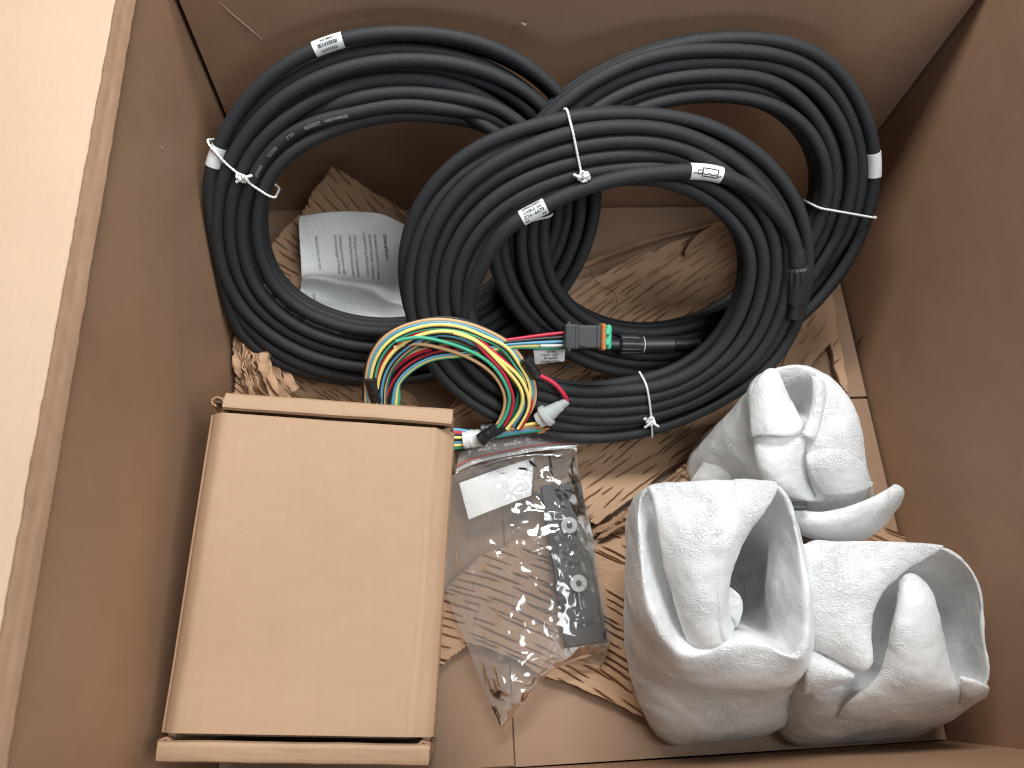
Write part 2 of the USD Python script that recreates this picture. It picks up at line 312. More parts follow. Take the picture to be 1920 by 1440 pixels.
# ------------------------------------------------------------------ cable coils
DC = 0.0090                                       # cable diameter
def plane_through(p1, p2, xt=0.0):
    """plane z = a + m y + xt x through two points"""
    m = (p2[2] - p1[2] - xt * (p2[0] - p1[0])) / (p2[1] - p1[1]); return p1[2] - m * p1[1] - xt * p1[0], m, xt
def onplane(px, py, pl):
    a, m, xt = pl; d = ray(px, py); t = (a - H) / (d[2] - m * d[1] - xt * d[0]); return EYE + d * t
class Coil: pass
def make_coil(inner, outer, pl, N, seed, layers, centre, jig=0.9, extra_lift=None, M=220, iters=420, th0=-np.pi):
    """winds N turns between an inner and an outer outline lying in the plane pl"""
    r_ = np.random.default_rng(seed)
    a, m, xt = pl
    nrm = np.array([-xt, -m, 1.0]); nrm /= np.linalg.norm(nrm)
    e1 = np.array([1, 0, xt]); e1 = e1 / np.linalg.norm(e1); e2 = np.cross(nrm, e1)
    c = onplane(*centre, pl)
    def pol(pts):
        q = np.array([onplane(x, y, pl) - c for x, y in pts]); A = np.arctan2(q @ e2, q @ e1); Rr = np.hypot(q @ e2, q @ e1)
        o = np.argsort(A); A, Rr = A[o], Rr[o]
        A3 = np.r_[A - 2 * np.pi, A, A + 2 * np.pi]; R3 = np.r_[Rr, Rr, Rr]
        return PchipInterpolator(A3, R3)
    fi, fo = pol(inner), pol(outer)
    th = np.arange(M) * 2 * np.pi / M + th0
    ri, ro = fi(th), fo(th)
    k = np.exp(-0.5 * (np.arange(-6, 7) / 3.0) ** 2); k /= k.sum()
    sm = lambda x: np.convolve(np.r_[x[-6:], x, x[:6]], k, 'valid')
    ri, ro = sm(ri), sm(ro)
    L = N * M
    s = np.arange(L) / M
    # winding order: across each layer and back
    order, n0 = [], 0
    for li, cnt in enumerate(layers):
        xs_ = np.linspace(0.0, 1.0, cnt) if li % 2 == 0 else np.linspace(1, 0, cnt) if cnt > 1 else np.array([0.5])
        order += [(x, -li) for x in xs_]
    order = np.array(order)
    knots = np.arange(N) + 0.5
    U = np.interp(s, knots, order[:, 0]); Lh = np.interp(s, knots, order[:, 1])
    def lf(step, amp):
        kn = np.arange(-2, N / step + 3) * step; return CubicSpline(kn, r_.normal(0, amp, len(kn)))(s)
    U = U + lf(0.75, 0.13 * jig) + lf(1.6, 0.14 * jig)
    Hh = Lh * DC * 0.95 + 0.25 * DC * np.interp(s, knots, np.tile([1.0, -0.6], N)[:N]) + lf(0.8, 0.0020 * jig)
    idx = np.arange(L) % M
    w = (ro - ri - DC)
    rt = ri[idx] + DC / 2 + np.clip(U, 0, 1) * w[idx]
    P = np.stack([rt, Hh], 1); T0 = P.copy()
    lo, hi = (ri + DC / 2)[idx], (ro - DC / 2)[idx]
    for it in range(iters):
        P += 0.05 * (T0 - P)
        sl = P.reshape(N, M, 2)
        d = sl[:, None] - sl[None]                         # N N M 2
        dist = np.linalg.norm(d, axis=-1) + 1e-9
        push = np.maximum(DC * 1.01 - dist, 0); push[np.arange(N), np.arange(N)] = 0
        sl = sl + 0.42 * (d / dist[..., None] * push[..., None]).sum(1)
        P = sl.reshape(L, 2)
        if it < iters - 12:
            for _ in range(7): P[1:-1] += 0.3 * (P[:-2] + P[2:] - 2 * P[1:-1])
        P[:, 0] = np.clip(P[:, 0], lo, hi)
        P[:, 1] = np.minimum(P[:, 1], 0.45 * DC)
    Q = P.copy()
    for _ in range(20): Q[1:-1] = 0.25 * Q[:-2] + 0.5 * Q[1:-1] + 0.25 * Q[2:]
    tt = th[idx]
    X = c + Q[:, :1] * (np.cos(tt)[:, None] * e1 + np.sin(tt)[:, None] * e2) + Q[:, 1:] * nrm
    for rep in range(3):
        X[:, 2] = np.maximum(X[:, 2], DC / 2 + 0.0045); X[:, 1] = np.minimum(X[:, 1], YB - DC / 2 - 0.001); X[:, 0] = np.clip(X[:, 0], XL + DC / 2 + .001, XR - DC / 2 - .001)
        for _ in range(14): X[1:-1] = 0.25 * X[:-2] + 0.5 * X[1:-1] + 0.25 * X[2:]
    X[:, 2] = np.maximum(X[:, 2], DC / 2 + 0.0045)
    X[:, 1] = np.minimum(X[:, 1], YB - DC / 2 - 0.001); X[:, 0] = np.clip(X[:, 0], XL + DC / 2 + .001, XR - DC / 2 - .001)
    W_ = X - c; Q = np.stack([np.hypot(W_ @ e1, W_ @ e2), W_ @ nrm], 1)
    o = Coil(); o.X, o.N, o.M, o.c, o.e1, o.e2, o.n, o.th0, o.pl, o.Q = X, N, M, c, e1, e2, nrm, th0, pl, Q
    0 and print('coil radii', ri.min(), ri.max(), ro.min(), ro.max(), 'len', np.linalg.norm(np.diff(X, axis=0), axis=1).sum(), 'zmin/max', X[:, 2].min(), X[:, 2].max(), 'min gap', (dist + np.eye(N)[..., None]).min() / DC)
    return o
pA = at(650, 728, 0.034)
def backpt(px, py, y):
    d = ray(px, py); return EYE + d * (y / d[1])
PL1 = plane_through(at(650, 726, 0.025), backpt(690, 50, 0.387), -0.07)
PL2 = plane_through(at(1100, 827, 0.037), at(1130, 205, 0.215))
PL3 = plane_through(at(1150, 705, 0.035), backpt(1400, 58, 0.388), -0.12)
IN1 = [(495, 393), (507, 350), (533, 310), (600, 267), (700, 237), (800, 230), (867, 237), (923, 253), (970, 300), (1000, 370), (985, 450), (930, 530), (860, 580), (500, 460), (517, 527), (557, 560), (590, 580), (640, 597), (690, 608), (740, 607)]
OUT1 = [(717, 47), (633, 58), (583, 77), (500, 127), (433, 197), (400, 267), (377, 327), (365, 400), (363, 460), (373, 533), (413, 613), (473, 670), (527, 700), (623, 725), (680, 730), (760, 728), (850, 706), (960, 650), (1063, 547), (1097, 497), (1117, 447), (1133, 380), (1125, 290), (1063, 163), (1033, 133), (983, 100), (900, 63), (810, 50)]
IN3 = [(1267, 197), (1333, 192), (1380, 193), (1447, 213), (1497, 250), (1533, 300), (1538, 340), (1533, 383), (1515, 430), (1470, 500), (1380, 560), (1300, 597), (1220, 610), (1153, 607), (1100, 587), (1060, 553), (1030, 490), (1025, 420), (1050, 340), (1110, 265), (1190, 217)]
OUT3 = [(1000, 227), (1063, 163), (1167, 110), (1267, 73), (1367, 58), (1440, 62), (1513, 72), (1580, 117), (1613, 173), (1640, 240), (1650, 317), (1640, 400), (1613, 467), (1566, 533), (1490, 610), (1400, 665), (1300, 697), (1200, 707), (1133, 700), (1060, 670), (980, 615), (925, 540), (905, 450), (920, 360), (950, 290)]
IN2 = [(1133, 353), (1183, 347), (1233, 350), (1283, 363), (1333, 393), (1375, 430), (1393, 463), (1397, 497), (1385, 557), (1365, 610), (1320, 665), (1230, 712), (1150, 716), (1030, 710), (960, 685), (905, 630), (885, 570), (892, 510), (920, 465), (970, 415), (1040, 380)]
OUT2 = [(777, 360), (757, 410), (742, 460), (740, 510), (748, 573), (767, 625), (800, 693), (840, 733), (940, 795), (1020, 820), (1100, 827), (1217, 813), (1300, 783), (1393, 733), (1477, 677), (1500, 640), (1517, 563), (1528, 463), (1527, 433), (1500, 360), (1460, 307), (1400, 253), (1300, 210), (1200, 202), (1060, 210), (1000, 223), (900, 257), (830, 300)]
K1 = make_coil(IN1, OUT1, PL1, 15, 5, [9, 6], (750, 390), 1.0, th0=0.0)
K3 = make_coil(IN3, OUT3, PL3, 14, 11, [8, 6], (1280, 385), 1.0)
K2 = make_coil(IN2, OUT2, PL2, 15, 9, [9, 6], (1140, 530), 0.7, th0=-2.35)
def jacket(coil_path, K):
    V, F = tube(K.X, DC / 2, 14)
    part(coil_path, 'cable', (V, F), 'cable_jacket', True)
coil1 = thing('cable_coil', 'thick black cable coil leaning at the left, printed text and barcode sleeve on it', 'cable coil', K1.c)
coil2 = thing('cable_coil', 'thick black cable coil lying on top of the other two, in the middle', 'cable coil', K2.c)
coil3 = thing('cable_coil', 'thick black cable coil leaning into the back right corner, behind the middle one', 'cable coil', K3.c)
for p_, k_ in ((coil1, K1), (coil2, K2), (coil3, K3)): jacket(p_, k_)

# ------------------------------------------------------------------ parts of the coils: sleeves with print, twine ties, connectors
def visible_index(K, px, py):
    p = proj(K.X); d = np.hypot(p[:, 0] - px, p[:, 1] - py)
    c = np.where(d < 22)[0]
    if len(c) == 0: return int(np.argmin(d))
    e = np.linalg.norm(K.X - EYE, axis=1); best = []
    for i in c[np.argsort(d[c])][::3]:                       # the strand that the fewest others cover here
        q = np.hypot(*(p - p[i]).T); best.append((int(((q < 16) & (e < e[i] - 0.0015)).sum()) + d[i] * 0.3, i))
    return int(min(best)[1])
class Path:
    """arc-length path with a frame whose normal looks at the camera side"""
    def __init__(s, P, toward=None):
        s.P = np.asarray(P, float); s.d = np.r_[0, np.cumsum(np.linalg.norm(np.diff(s.P, axis=0), axis=1))]; s.T = np.gradient(s.P, axis=0); s.T /= np.linalg.norm(s.T, axis=1, keepdims=True)
        s.toward = EYE if toward is None else toward
    def ev(s, x):
        x = np.clip(x, 0, s.d[-1])
        P = np.stack([np.interp(x, s.d, s.P[:, k]) for k in range(3)], -1); T = np.stack([np.interp(x, s.d, s.T[:, k]) for k in range(3)], -1)
        T /= np.linalg.norm(T, axis=-1, keepdims=True)
        n = s.toward - P; n = n - T * (n * T).sum(-1, keepdims=True); n /= np.linalg.norm(n, axis=-1, keepdims=True)
        return P, T, n
    def wrap(s, mesh, r, s0, phi0=0.0, rev=False):
        """bends a flat mesh (x along the path, y around it, z outwards) about the path"""
        v, f, _ = meshkit.arrays(mesh, False)
        x = (s0 - v[:, 0]) if rev else (s0 + v[:, 0])
        P, T, n = s.ev(x); t = -T if rev else T
        y = np.cross(n, t); a = v[:, 1] / r + phi0
        return P + (np.cos(a)[:, None] * n + np.sin(a)[:, None] * y) * (r + v[:, 2:3]), f
def text(t, h, depth=0.00025, bold=False):
    m = meshkit.text_mesh(t, h, depth, bold); m = m.copy()
    for _ in range(1): m = m.subdivide_to_size(h * 0.9) if m.extents[0] > 0.004 else m
    m.vertices[:, 0] -= m.bounds[:, 0].mean(); return m
def boxm(x0, x1, y0, y1, z=0.00025): return trimesh.creation.box(bounds=[[x0, y0, 0], [x1, y1, z]])
def grid_mesh(x0, x1, y0, y1, nx, ny, z=0.0):
    X, Y = np.meshgrid(np.linspace(x0, x1, nx), np.linspace(y0, y1, ny), indexing='ij'); I = np.arange(nx * ny).reshape(nx, ny)
    a, b, c, d = I[:-1, :-1].ravel(), I[1:, :-1].ravel(), I[1:, 1:].ravel(), I[:-1, 1:].ravel()
    return np.stack([X.ravel(), Y.ravel(), X.ravel() * 0 + z], 1), np.vstack([np.stack([a, b, c], 1), np.stack([a, c, d], 1)])
def sleeve(parent, path, s0, half, r, label):
    P, T, n = path.ev(np.linspace(s0 - half, s0 + half, 16))
    return part(parent, 'label_sleeve', tube(P, r, 20), 'label_white', 40, label)
def sub_path(K, i, w=14):
    i0, i1 = max(i - w, 0), min(i + w + 1, len(K.X)); P = spline(K.X[i0:i1], (i1 - i0) * 3); p = Path(P)
    q = K.X[i]; j = np.argmin(np.linalg.norm(P - q, axis=1)); return p, p.d[j]
RS = DC / 2 + 0.00035
# coil 1: barcode sleeve
i1 = visible_index(K1, 618, 72); pa, s0 = sub_path(K1, i1)
sl = sleeve(coil1, pa, s0, 0.0096, RS, 'white sleeve with barcode and number')
right = proj(pa.ev(np.array([s0 + 0.01]))[0])[0, 0] > proj(pa.ev(np.array([s0]))[0])[0, 0]
rev = bool(right)                                     # the print stands upside down in the photograph
bars, x = [], -0.0062
while x < 0.0062:
    w = rng.choice([0.00025, 0.0004, 0.0007]); bars.append(boxm(x, x + w, -0.0006, 0.0015)); x += w + rng.choice([0.0003, 0.0005])
part(sl, 'barcode', cat_(*[pa.wrap(b, RS + 0.00002, s0, -0.25, rev) for b in bars]), 'ink', False, None, 'stuff')
part(sl, 'print', pa.wrap(text('0303492', 0.0018), RS + .00002, s0, 0.38, rev), 'ink', False); part(sl, 'print', pa.wrap(text('KABELNR.', 0.0013), RS + .00002, s0, -0.85, rev), 'ink', False)
def cable_print(parent, K, a, b, txts, h):
    """small grey print along the visible cable between two pixels"""
    i = visible_index(K, (a[0] + b[0]) / 2, (a[1] + b[1]) / 2); p, s_ = sub_path(K, i, 40)
    q = proj(p.P); sa, sb = p.d[np.argmin(np.hypot(q[:, 0] - a[0], q[:, 1] - a[1]))], p.d[np.argmin(np.hypot(q[:, 0] - b[0], q[:, 1] - b[1]))]
    rv = sb < sa; ms = []
    for k, t in enumerate(txts):
        f = (k + 0.5) / len(txts); part(parent, 'print', p.wrap(text(t, h, 0.00012), DC / 2 + 0.00003, sa + (sb - sa) * f, 0.0, rv), 'print_grey', False)
cable_print(coil1, K1, (652, 203), (440, 318), ['Orlaco.com', '12G20R', 'v1.2', '02/15', '16419'], 0.0021)
cable_print(coil1, K1, (625, 655), (508, 515), ['Orlaco.com', '12G20R', 'v1.2', '02/19', '16419'], 0.0021)
i1 = visible_index(K1, 388, 292); pa, s0 = sub_path(K1, i1); sleeve(coil1, pa, s0, 0.007, RS, 'white sleeve at the left edge beside the twine')
# ties
def tie(parent, K, outer, inner, knot=None, name_label=None, extra=0.0):
    qo, qi = onplane(*outer, K.pl) - K.c, onplane(*inner, K.pl) - K.c
    ao, ai = math.atan2(qo @ K.e2, qo @ K.e1), math.atan2(qi @ K.e2, qi @ K.e1)
    if ai - ao > math.pi: ai -= 2 * math.pi
    if ao - ai > math.pi: ai += 2 * math.pi
    am = (ao + ai) / 2; j = int(round((am - K.th0) / (2 * math.pi) * K.M)) % K.M
    pts = K.Q.reshape(K.N, K.M, 2)[:, j]
    from shapely.geometry import MultiPoint
    hull = MultiPoint(pts).convex_hull.buffer(DC / 2 + 0.0008 + extra, 12)
    rg = np.array(hull.exterior.coords)[:-1]
    rlo, rhi = pts[:, 0].min(), pts[:, 0].max()
    ang = ai + (ao - ai) * (rg[:, 0] - rlo) / max(rhi - rlo, 1e-6)
    Y = K.c + rg[:, :1] * (np.cos(ang)[:, None] * K.e1 + np.sin(ang)[:, None] * K.e2) + rg[:, 1:] * K.n
    Y = spline(resample(np.vstack([Y, Y[:1]]), 0.004)[:-1], 140, True)
    Y[:, 2] = np.maximum(Y[:, 2], 0.004)
    # a twisted cord of two strands
    T, N, B = frames(Y, True)
    strands = []
    for ph in (0, math.pi):
        w = np.arange(140) / 140 * 2 * np.pi * 30 + ph
        strands.append(tube(Y + 0.00038 * (np.cos(w)[:, None] * N + np.sin(w)[:, None] * B), 0.00058, 7, True))
    tp = part(parent, 'twine_tie', cat_(*strands), 'twine', True, name_label)
    if knot:
        q = proj(Y); front = np.where((Y - K.c) @ K.n > -0.002)[0]
        i = front[np.argmin(np.hypot(q[front, 0] - knot[0], q[front, 1] - knot[1]))]
        c = Y[i] + (EYE - Y[i]) / np.linalg.norm(EYE - Y[i]) * 0.002; t = T[i]; nn = EYE - c; nn -= t * (nn @ t); nn /= np.linalg.norm(nn); bb = np.cross(nn, t)
        r_ = np.random.default_rng(int(knot[0])); ms = []
        for k in range(4):
            a = np.arange(9) / 9 * 2 * np.pi
            off = r_.normal(0, 0.0011, 3)
            loop = np.array([c + off + t * (0.0021 * math.cos(x) + r_.normal(0, .0003)) + bb * (0.0019 * math.sin(x + k)) + nn * (0.0014 * math.sin(2 * x + k)) for x in a])
            ms.append(tube(spline(loop, 40, True), 0.00085, 7, True))
        for k in range(2):
            dr = t * r_.normal(0, 0.5) + bb * (0.9 if k else -0.9) + nn * 0.25
            e = np.array([c, c + dr * 0.0025 + nn * .0008, c + dr * 0.0055 - nn * .0005])
            ms.append(tube(spline(e, 12), 0.00095, 7))
        part(tp, 'knot', cat_(*ms), 'twine', True)
tie(coil1, K1, (392, 272), (505, 358), (447, 342), 'white twine knotted round the left of the coil')
tie(coil2, K2, (1063, 210), (1097, 368), (1087, 335), 'white twine knotted round the top of the coil')
tie(coil2, K2, (1220, 812), (1203, 706), (1217, 790), 'white twine knotted round the bottom of the coil')
tie(coil3, K3, (1640, 402), (1533, 386), None, 'white twine hanging in a loose loop round the right of the coil', 0.0008)
tie(coil3, K3, (925, 425), (1030, 400), None, 'white twine round the left of the coil, below the part number sleeve', 0.0)
# coil 2: the loose lead on top, with two sleeves and a ribbed coupling
def on2(px, py, off): return onplane(px, py, (PL2[0] + off, PL2[1], PL2[2]))
lead = spline([on2(868, 668, -0.004), on2(866, 620, 0.001), on2(880, 555, 0.0065), on2(908, 490, 0.011), on2(950, 430, 0.0135), on2(1005, 395, 0.0135), on2(1085, 357, 0.0135), on2(1180, 331, 0.0145), on2(1250, 323, 0.015), on2(1325, 323, 0.015), on2(1395, 347, 0.014), on2(1450, 392, 0.013), on2(1483, 440, 0.012), on2(1494, 490, 0.0115), on2(1493, 560, 0.011), on2(1482, 640, 0.009)], 170)
pl = Path(lead); ql = proj(lead)
s_at = lambda x, y: pl.d[np.argmin(np.hypot(ql[:, 0] - x, ql[:, 1] - y))]
sc = s_at(1494, 478)
Pm, _, _ = pl.ev(np.linspace(0, sc, 130)); part(coil2, 'cable_end', tube(Pm, 0.0049, 16), 'cable_jacket', True)
sA, sB = s_at(1003, 396), s_at(1325, 323)
RS2 = 0.0049 + 0.00035
sl = sleeve(coil2, pl, sA, 0.0088, RS2, 'white sleeve with a part number')
for t_, h_, s_, a_ in (('ARMORED', .0019, 0, .72), ('CABLE AS', .0019, 0, .18), ('274-4479', .0020, 0, -.36), ('E2', .0016, -.006, -.9), ('E3', .0016, .006, -.9)): part(sl, 'print', pl.wrap(text(t_, h_, bold=t_ == '274-4479'), RS2, sA + s_, a_), 'ink', False)
sl = sleeve(coil2, pl, sB, 0.0105, RS2, 'white sleeve with a black connector drawing')
def outline(x0, x1, y0, y1, t=0.0005): return [boxm(x0, x1, y0, y0 + t), boxm(x0, x1, y1 - t, y1), boxm(x0, x0 + t, y0, y1), boxm(x1 - t, x1, y0, y1)]
dr = outline(-0.0036, 0.0068, -0.0028, 0.0028) + outline(-0.0066, -0.0034, -0.0013, 0.0013, 0.0004)
for k in range(16): x = -0.0098 + k * 0.0012; dr.append(boxm(x, x + 0.0013, -0.0012 + 0.0005 * math.sin(k * 1.7), -0.0008 + 0.0005 * math.sin(k * 1.7)))
part(sl, 'print', cat_(*[pl.wrap(trimesh.Trimesh(*meshkit.arrays(b)[:2]).subdivide(), RS2, sB) for b in dr]), 'ink', False)
def lathe_on(path, s_list, r_list, seg=32, ribs=None):
    """body of revolution along a path; ribs = (first, last, count, depth) gives raised ribs between two s values"""
    P, T, n = path.ev(np.asarray(s_list)); b = np.cross(T, n); a = np.arange(seg) * 2 * np.pi / seg
    R = np.repeat(np.asarray(r_list, float)[:, None], seg, 1)
    if ribs:
        k = (np.asarray(s_list) >= ribs[0]) & (np.asarray(s_list) <= ribs[1])
        R[k] += ribs[3] * (np.sin(a * ribs[2]) > 0.2)[None]
    V = P[:, None] + R[..., None] * (np.cos(a)[None, :, None] * n[:, None] + np.sin(a)[None, :, None] * b[:, None])
    I = np.arange(len(P) * seg).reshape(len(P), seg); J = np.roll(I, -1, 1)
    A, B, C, D = I[:-1].ravel(), J[:-1].ravel(), J[1:].ravel(), I[1:].ravel()
    V = np.vstack([V.reshape(-1, 3), P[:1], P[-1:]]); o = len(P) * seg
    F = np.vstack([np.stack([A, B, C], 1), np.stack([A, C, D], 1), np.stack([J[0], I[0], np.full(seg, o)], 1), np.stack([I[-1], J[-1], np.full(seg, o + 1)], 1)])
    return V, F
e0 = sc - 0.004
prof = [(0, .0054), (.002, .0058), (.010, .0058), (.0105, .0054), (.0115, .0054), (.012, .0066), (.013, .0072), (.0145, .0074), (.020, .0074), (.026, .0072), (.0262, .0068), (.0268, .0068), (.027, .0072), (.036, .0070), (.038, .0066), (.0385, .0052), (.048, .0050), (.05, .0046)]
cp = part(coil2, 'coupling', lathe_on(pl, [e0 + a for a, b in prof], [b for a, b in prof], 56, (e0 + .0125, e0 + .021, 14, 0.0008)), 'black_plastic', 35, 'black ribbed coupling at the right of the coil')
# coil 3: its other coupling lies inside the middle coil; sleeves on the right
i3 = visible_index(K3, 1647, 310); pa, s0 = sub_path(K3, i3); sleeve(coil3, pa, s0, 0.009, RS, 'white sleeve at the right edge of the coil')
K3n = lambda px, py, off: onplane(px, py, (PL3[0] + off, PL3[1], PL3[2]))
pc = Path(spline([K3n(1010, 628, 0.010), K3n(1060, 640, 0.012), K3n(1140, 645, 0.016), K3n(1210, 646, 0.0165), K3n(1312, 643, 0.0165)], 60)); qc = proj(pc.P)
sx = lambda x: pc.d[np.argmin(abs(qc[:, 0] - x))]
Pm, _, _ = pc.ev(np.linspace(0, sx(1150), 30)); part(coil3, 'cable_end', tube(Pm, DC / 2, 16), 'cable_jacket', True)
a0 = sx(1142); k_ = (sx(1310) - a0) / 168.0
prof = [(0, .0048), (14, .0048), (16, .0056), (18, .0066), (20, .0068), (46, .0066), (58, .0064), (59, .0058), (61, .0058), (62, .0064), (90, .0064), (112, .0066), (116, .0066), (118, .0050), (121, .0044), (166, .0043), (168, .0038)]
cp = part(coil3, 'coupling', lathe_on(pc, [a0 + a * k_ for a, b in prof], [b for a, b in prof], 56, (a0 + 18 * k_, a0 + 47 * k_, 12, 0.0009)), 'black_plastic', 35, 'black ribbed coupling lying across the coil')
part(cp, 'ring', lathe_on(pc, [a0 + 59 * k_, a0 + 59.3 * k_, a0 + 60.7 * k_, a0 + 61 * k_], [.0060, .0065, .0065, .0060], 40), 'label_white', 35)

# ------------------------------------------------------------------ perforated cardboard packing mats on the carton floor
def mat_sheet(name, label, outline_px, pl, dir_px, seed, pitch=0.0046, slit=(0.014, 0.034), lip=0.0016, deep=0.0032, curve=0.0, zfun=None, dens=1.0, th=0.0034, rough_edge=0.004, du=0.0013, dv=0.00042, mat='kraft_mat', wav=0.005, surf=None):
    r_ = np.random.default_rng(seed)
    def hit(x, y):
        if surf is None: return onplane(x, y, pl)
        lo, hi = 0.0, 0.2
        for _ in range(40):
            z = (lo + hi) / 2; p = at(x, y, z)
            if surf(p) > z: lo = z
            else: hi = z
        return p
    W = np.array([hit(x, y) for x, y in outline_px]); W[:, 0] = np.maximum(W[:, 0], XL + 0.003)
    a, b = hit(*dir_px[0]), hit(*dir_px[1])
    eu = (b - a)[:2] / np.linalg.norm((b - a)[:2]); ev = np.array([-eu[1], eu[0]])
    o = W[:, :2].mean(0); q = W[:, :2] - o
    uv = np.stack([q @ eu, q @ ev], 1)
    # torn outline
    ol = spline(np.c_[uv, uv[:, 0] * 0], len(uv) * 14, True)[:, :2] if False else np.vstack([np.linspace(uv[i], uv[(i + 1) % len(uv)], 14)[:-1] for i in range(len(uv))])
    ol = ol + rough_edge * (np.stack([meshkit.fbm(np.c_[ol * 60, ol[:, :1] * 0 + seed], 3, seed), meshkit.fbm(np.c_[ol * 60, ol[:, :1] * 0 + seed + 5], 3, seed + 1)], 1) - 0.5)
    poly = Polygon(ol).buffer(0)
    if poly.geom_type != 'Polygon': poly = max(poly.geoms, key=lambda g: g.area)
    u0, v0, u1, v1 = poly.bounds
    us, vs = np.arange(u0 - du, u1 + 2 * du, du), np.arange(v0 - dv, v1 + 2 * dv, dv)
    U, V = np.meshgrid(us, vs, indexing='ij')
    Vc = V + curve * (U - (u0 + u1) / 2) ** 2 + 0.0016 * (meshkit.fbm(np.stack([U * 40, V * 40, U * 0 + seed], -1), 3, seed) - 0.5)
    h = np.zeros_like(U)
    rows = np.arange(Vc.min(), Vc.max(), pitch)
    for k, rv in enumerate(rows):
        x = u0 - r_.random() * 0.03
        while x < u1:
            L = r_.uniform(*slit)
            if r_.random() < dens:
                vv = rv + r_.normal(0, pitch * 0.3); sl_ = r_.normal(0, 0.035)
                i0, i1 = np.searchsorted(us, [x - 0.004, x + L + 0.004])
                if i1 > i0:
                    uu = U[i0:i1]; d = Vc[i0:i1] - vv - sl_ * (uu - x) - 0.00045 * (meshkit.noise(np.stack([uu * 300, uu * 0 + k, uu * 0], -1), seed) - 0.5)
                    env = np.clip(np.minimum(uu - x, x + L - uu) / (0.22 * L), 0, 1); env = env * env * (3 - 2 * env)
                    amp = r_.uniform(0.5, 1.3)
                    wd = 0.00030 + 0.0003 * r_.random() ** 2; amp_l = amp * r_.random() ** 1.5 * 1.2
                    h[i0:i1] += env * amp_l * (lip * np.exp(-np.maximum(d, 0) / (pitch * 0.5)) * (d > 0) - 0.45 * lip * np.exp(np.minimum(d, 0) / (pitch * 0.35)) * (d <= 0)) - env * deep * np.exp(-(d / wd) ** 2)
            x += L + r_.uniform(0.003, 0.008)
    X = o + U[..., None] * eu + V[..., None] * ev
    base = pl[0] + pl[1] * X[..., 1] + pl[2] * X[..., 0] if surf is None else surf(X)
    base = base + wav * (meshkit.fbm(np.stack([U * 16, V * 16, U * 0 + seed], -1), 3, seed + 3) - 0.5)
    if zfun is not None: base = base + zfun(X)
    Z = base + h + 0.0003 * meshkit.noise(np.stack([U * 500, V * 900, U * 0], -1), seed)
    P = np.concatenate([X, Z[..., None]], -1)
    cu, cv = (U[:-1, :-1] + U[1:, 1:]) / 2, (V[:-1, :-1] + V[1:, 1:]) / 2
    keep = contains_xy(poly, cu, cv)
    n, m = U.shape; idx = np.arange(n * m).reshape(n, m)
    A, B, C, D = idx[:-1, :-1][keep], idx[1:, :-1][keep], idx[1:, 1:][keep], idx[:-1, 1:][keep]
    top = P.reshape(-1, 3)
    bot = np.concatenate([X, (np.maximum(base - th, 0.0006))[..., None]], -1).reshape(-1, 3)
    bot[:, 2] = np.minimum(bot[:, 2], top[:, 2] - 0.0004)
    top[:, 2] = np.maximum(top[:, 2], 0.0012); bot[:, 2] = np.maximum(bot[:, 2], 0.0004)
    F = [np.stack([A, B, C], 1), np.stack([A, C, D], 1)]
    N = n * m
    F += [np.stack([A, C, B], 1) + N, np.stack([A, D, C], 1) + N]
    E = np.vstack([np.stack([A, B], 1), np.stack([B, C], 1), np.stack([C, D], 1), np.stack([D, A], 1)])
    key = np.sort(E, 1); _, inv, cnt = np.unique(key[:, 0].astype(np.int64) * N + key[:, 1], return_inverse=True, return_counts=True)
    be = E[cnt[inv] == 1]
    F += [np.stack([be[:, 0], be[:, 0] + N, be[:, 1] + N], 1), np.stack([be[:, 0], be[:, 1] + N, be[:, 1]], 1)]
    F = np.vstack(F); Vv = np.vstack([top, bot])
    used = np.unique(F); re = np.zeros(len(Vv), int); re[used] = np.arange(len(used))
    return whole(name, (Vv[used], re[F]), mat, label, 'packing mat', 50)
flat = lambda z: (z, 0.0, 0.0)
MATS = 'kraft packing mats on the carton floor'
mat_sheet('packing_mat', 'perforated kraft packing mat in the open centre of the front cable coil', [(1060, 560), (1150, 500), (1260, 455), (1390, 408), (1480, 480), (1560, 600), (1500, 690), (1420, 760), (1330, 830), (1255, 878), (1120, 985), (1020, 930), (900, 860), (820, 800), (860, 740), (960, 660)], flat(0.0065), ((1100, 560), (1260, 455)), 3, pitch=0.0050, slit=(0.012, 0.055), lip=0.0012, deep=0.0034, dens=0.8, wav=0.003)
mat_sheet('packing_mat', 'perforated kraft packing mat with long slits between the clear bag and the white foam', [(820, 1120), (900, 1040), (1010, 1000), (1110, 1000), (1160, 965), (1290, 868), (1420, 900), (1500, 1100), (1480, 1330), (1330, 1392), (1260, 1365), (1180, 1330), (1100, 1292), (1005, 1262), (950, 1228), (880, 1206), (826, 1250)], flat(0.0105), ((1120, 1040), (1240, 1112)), 8, pitch=0.0052, slit=(0.012, 0.06), lip=0.0019, deep=0.0045, dens=0.9, curve=1.2, wav=0.004)
mat_sheet('packing_mat', 'torn kraft packing mat standing up behind the crumpled instruction sheet', [(622, 312), (668, 335), (760, 395), (800, 440), (790, 600), (700, 640), (590, 600), (505, 560), (495, 470), (530, 430), (572, 392), (590, 352)], flat(0), ((590, 440), (660, 490)), 14, pitch=0.0056, slit=(0.012, 0.03), lip=0.0015, deep=0.0045, wav=0.0028, surf=lambda X: 0.0075 + 0.075 * np.clip((X[..., 1] - 0.345) / 0.055, 0, 1.2) ** 2)
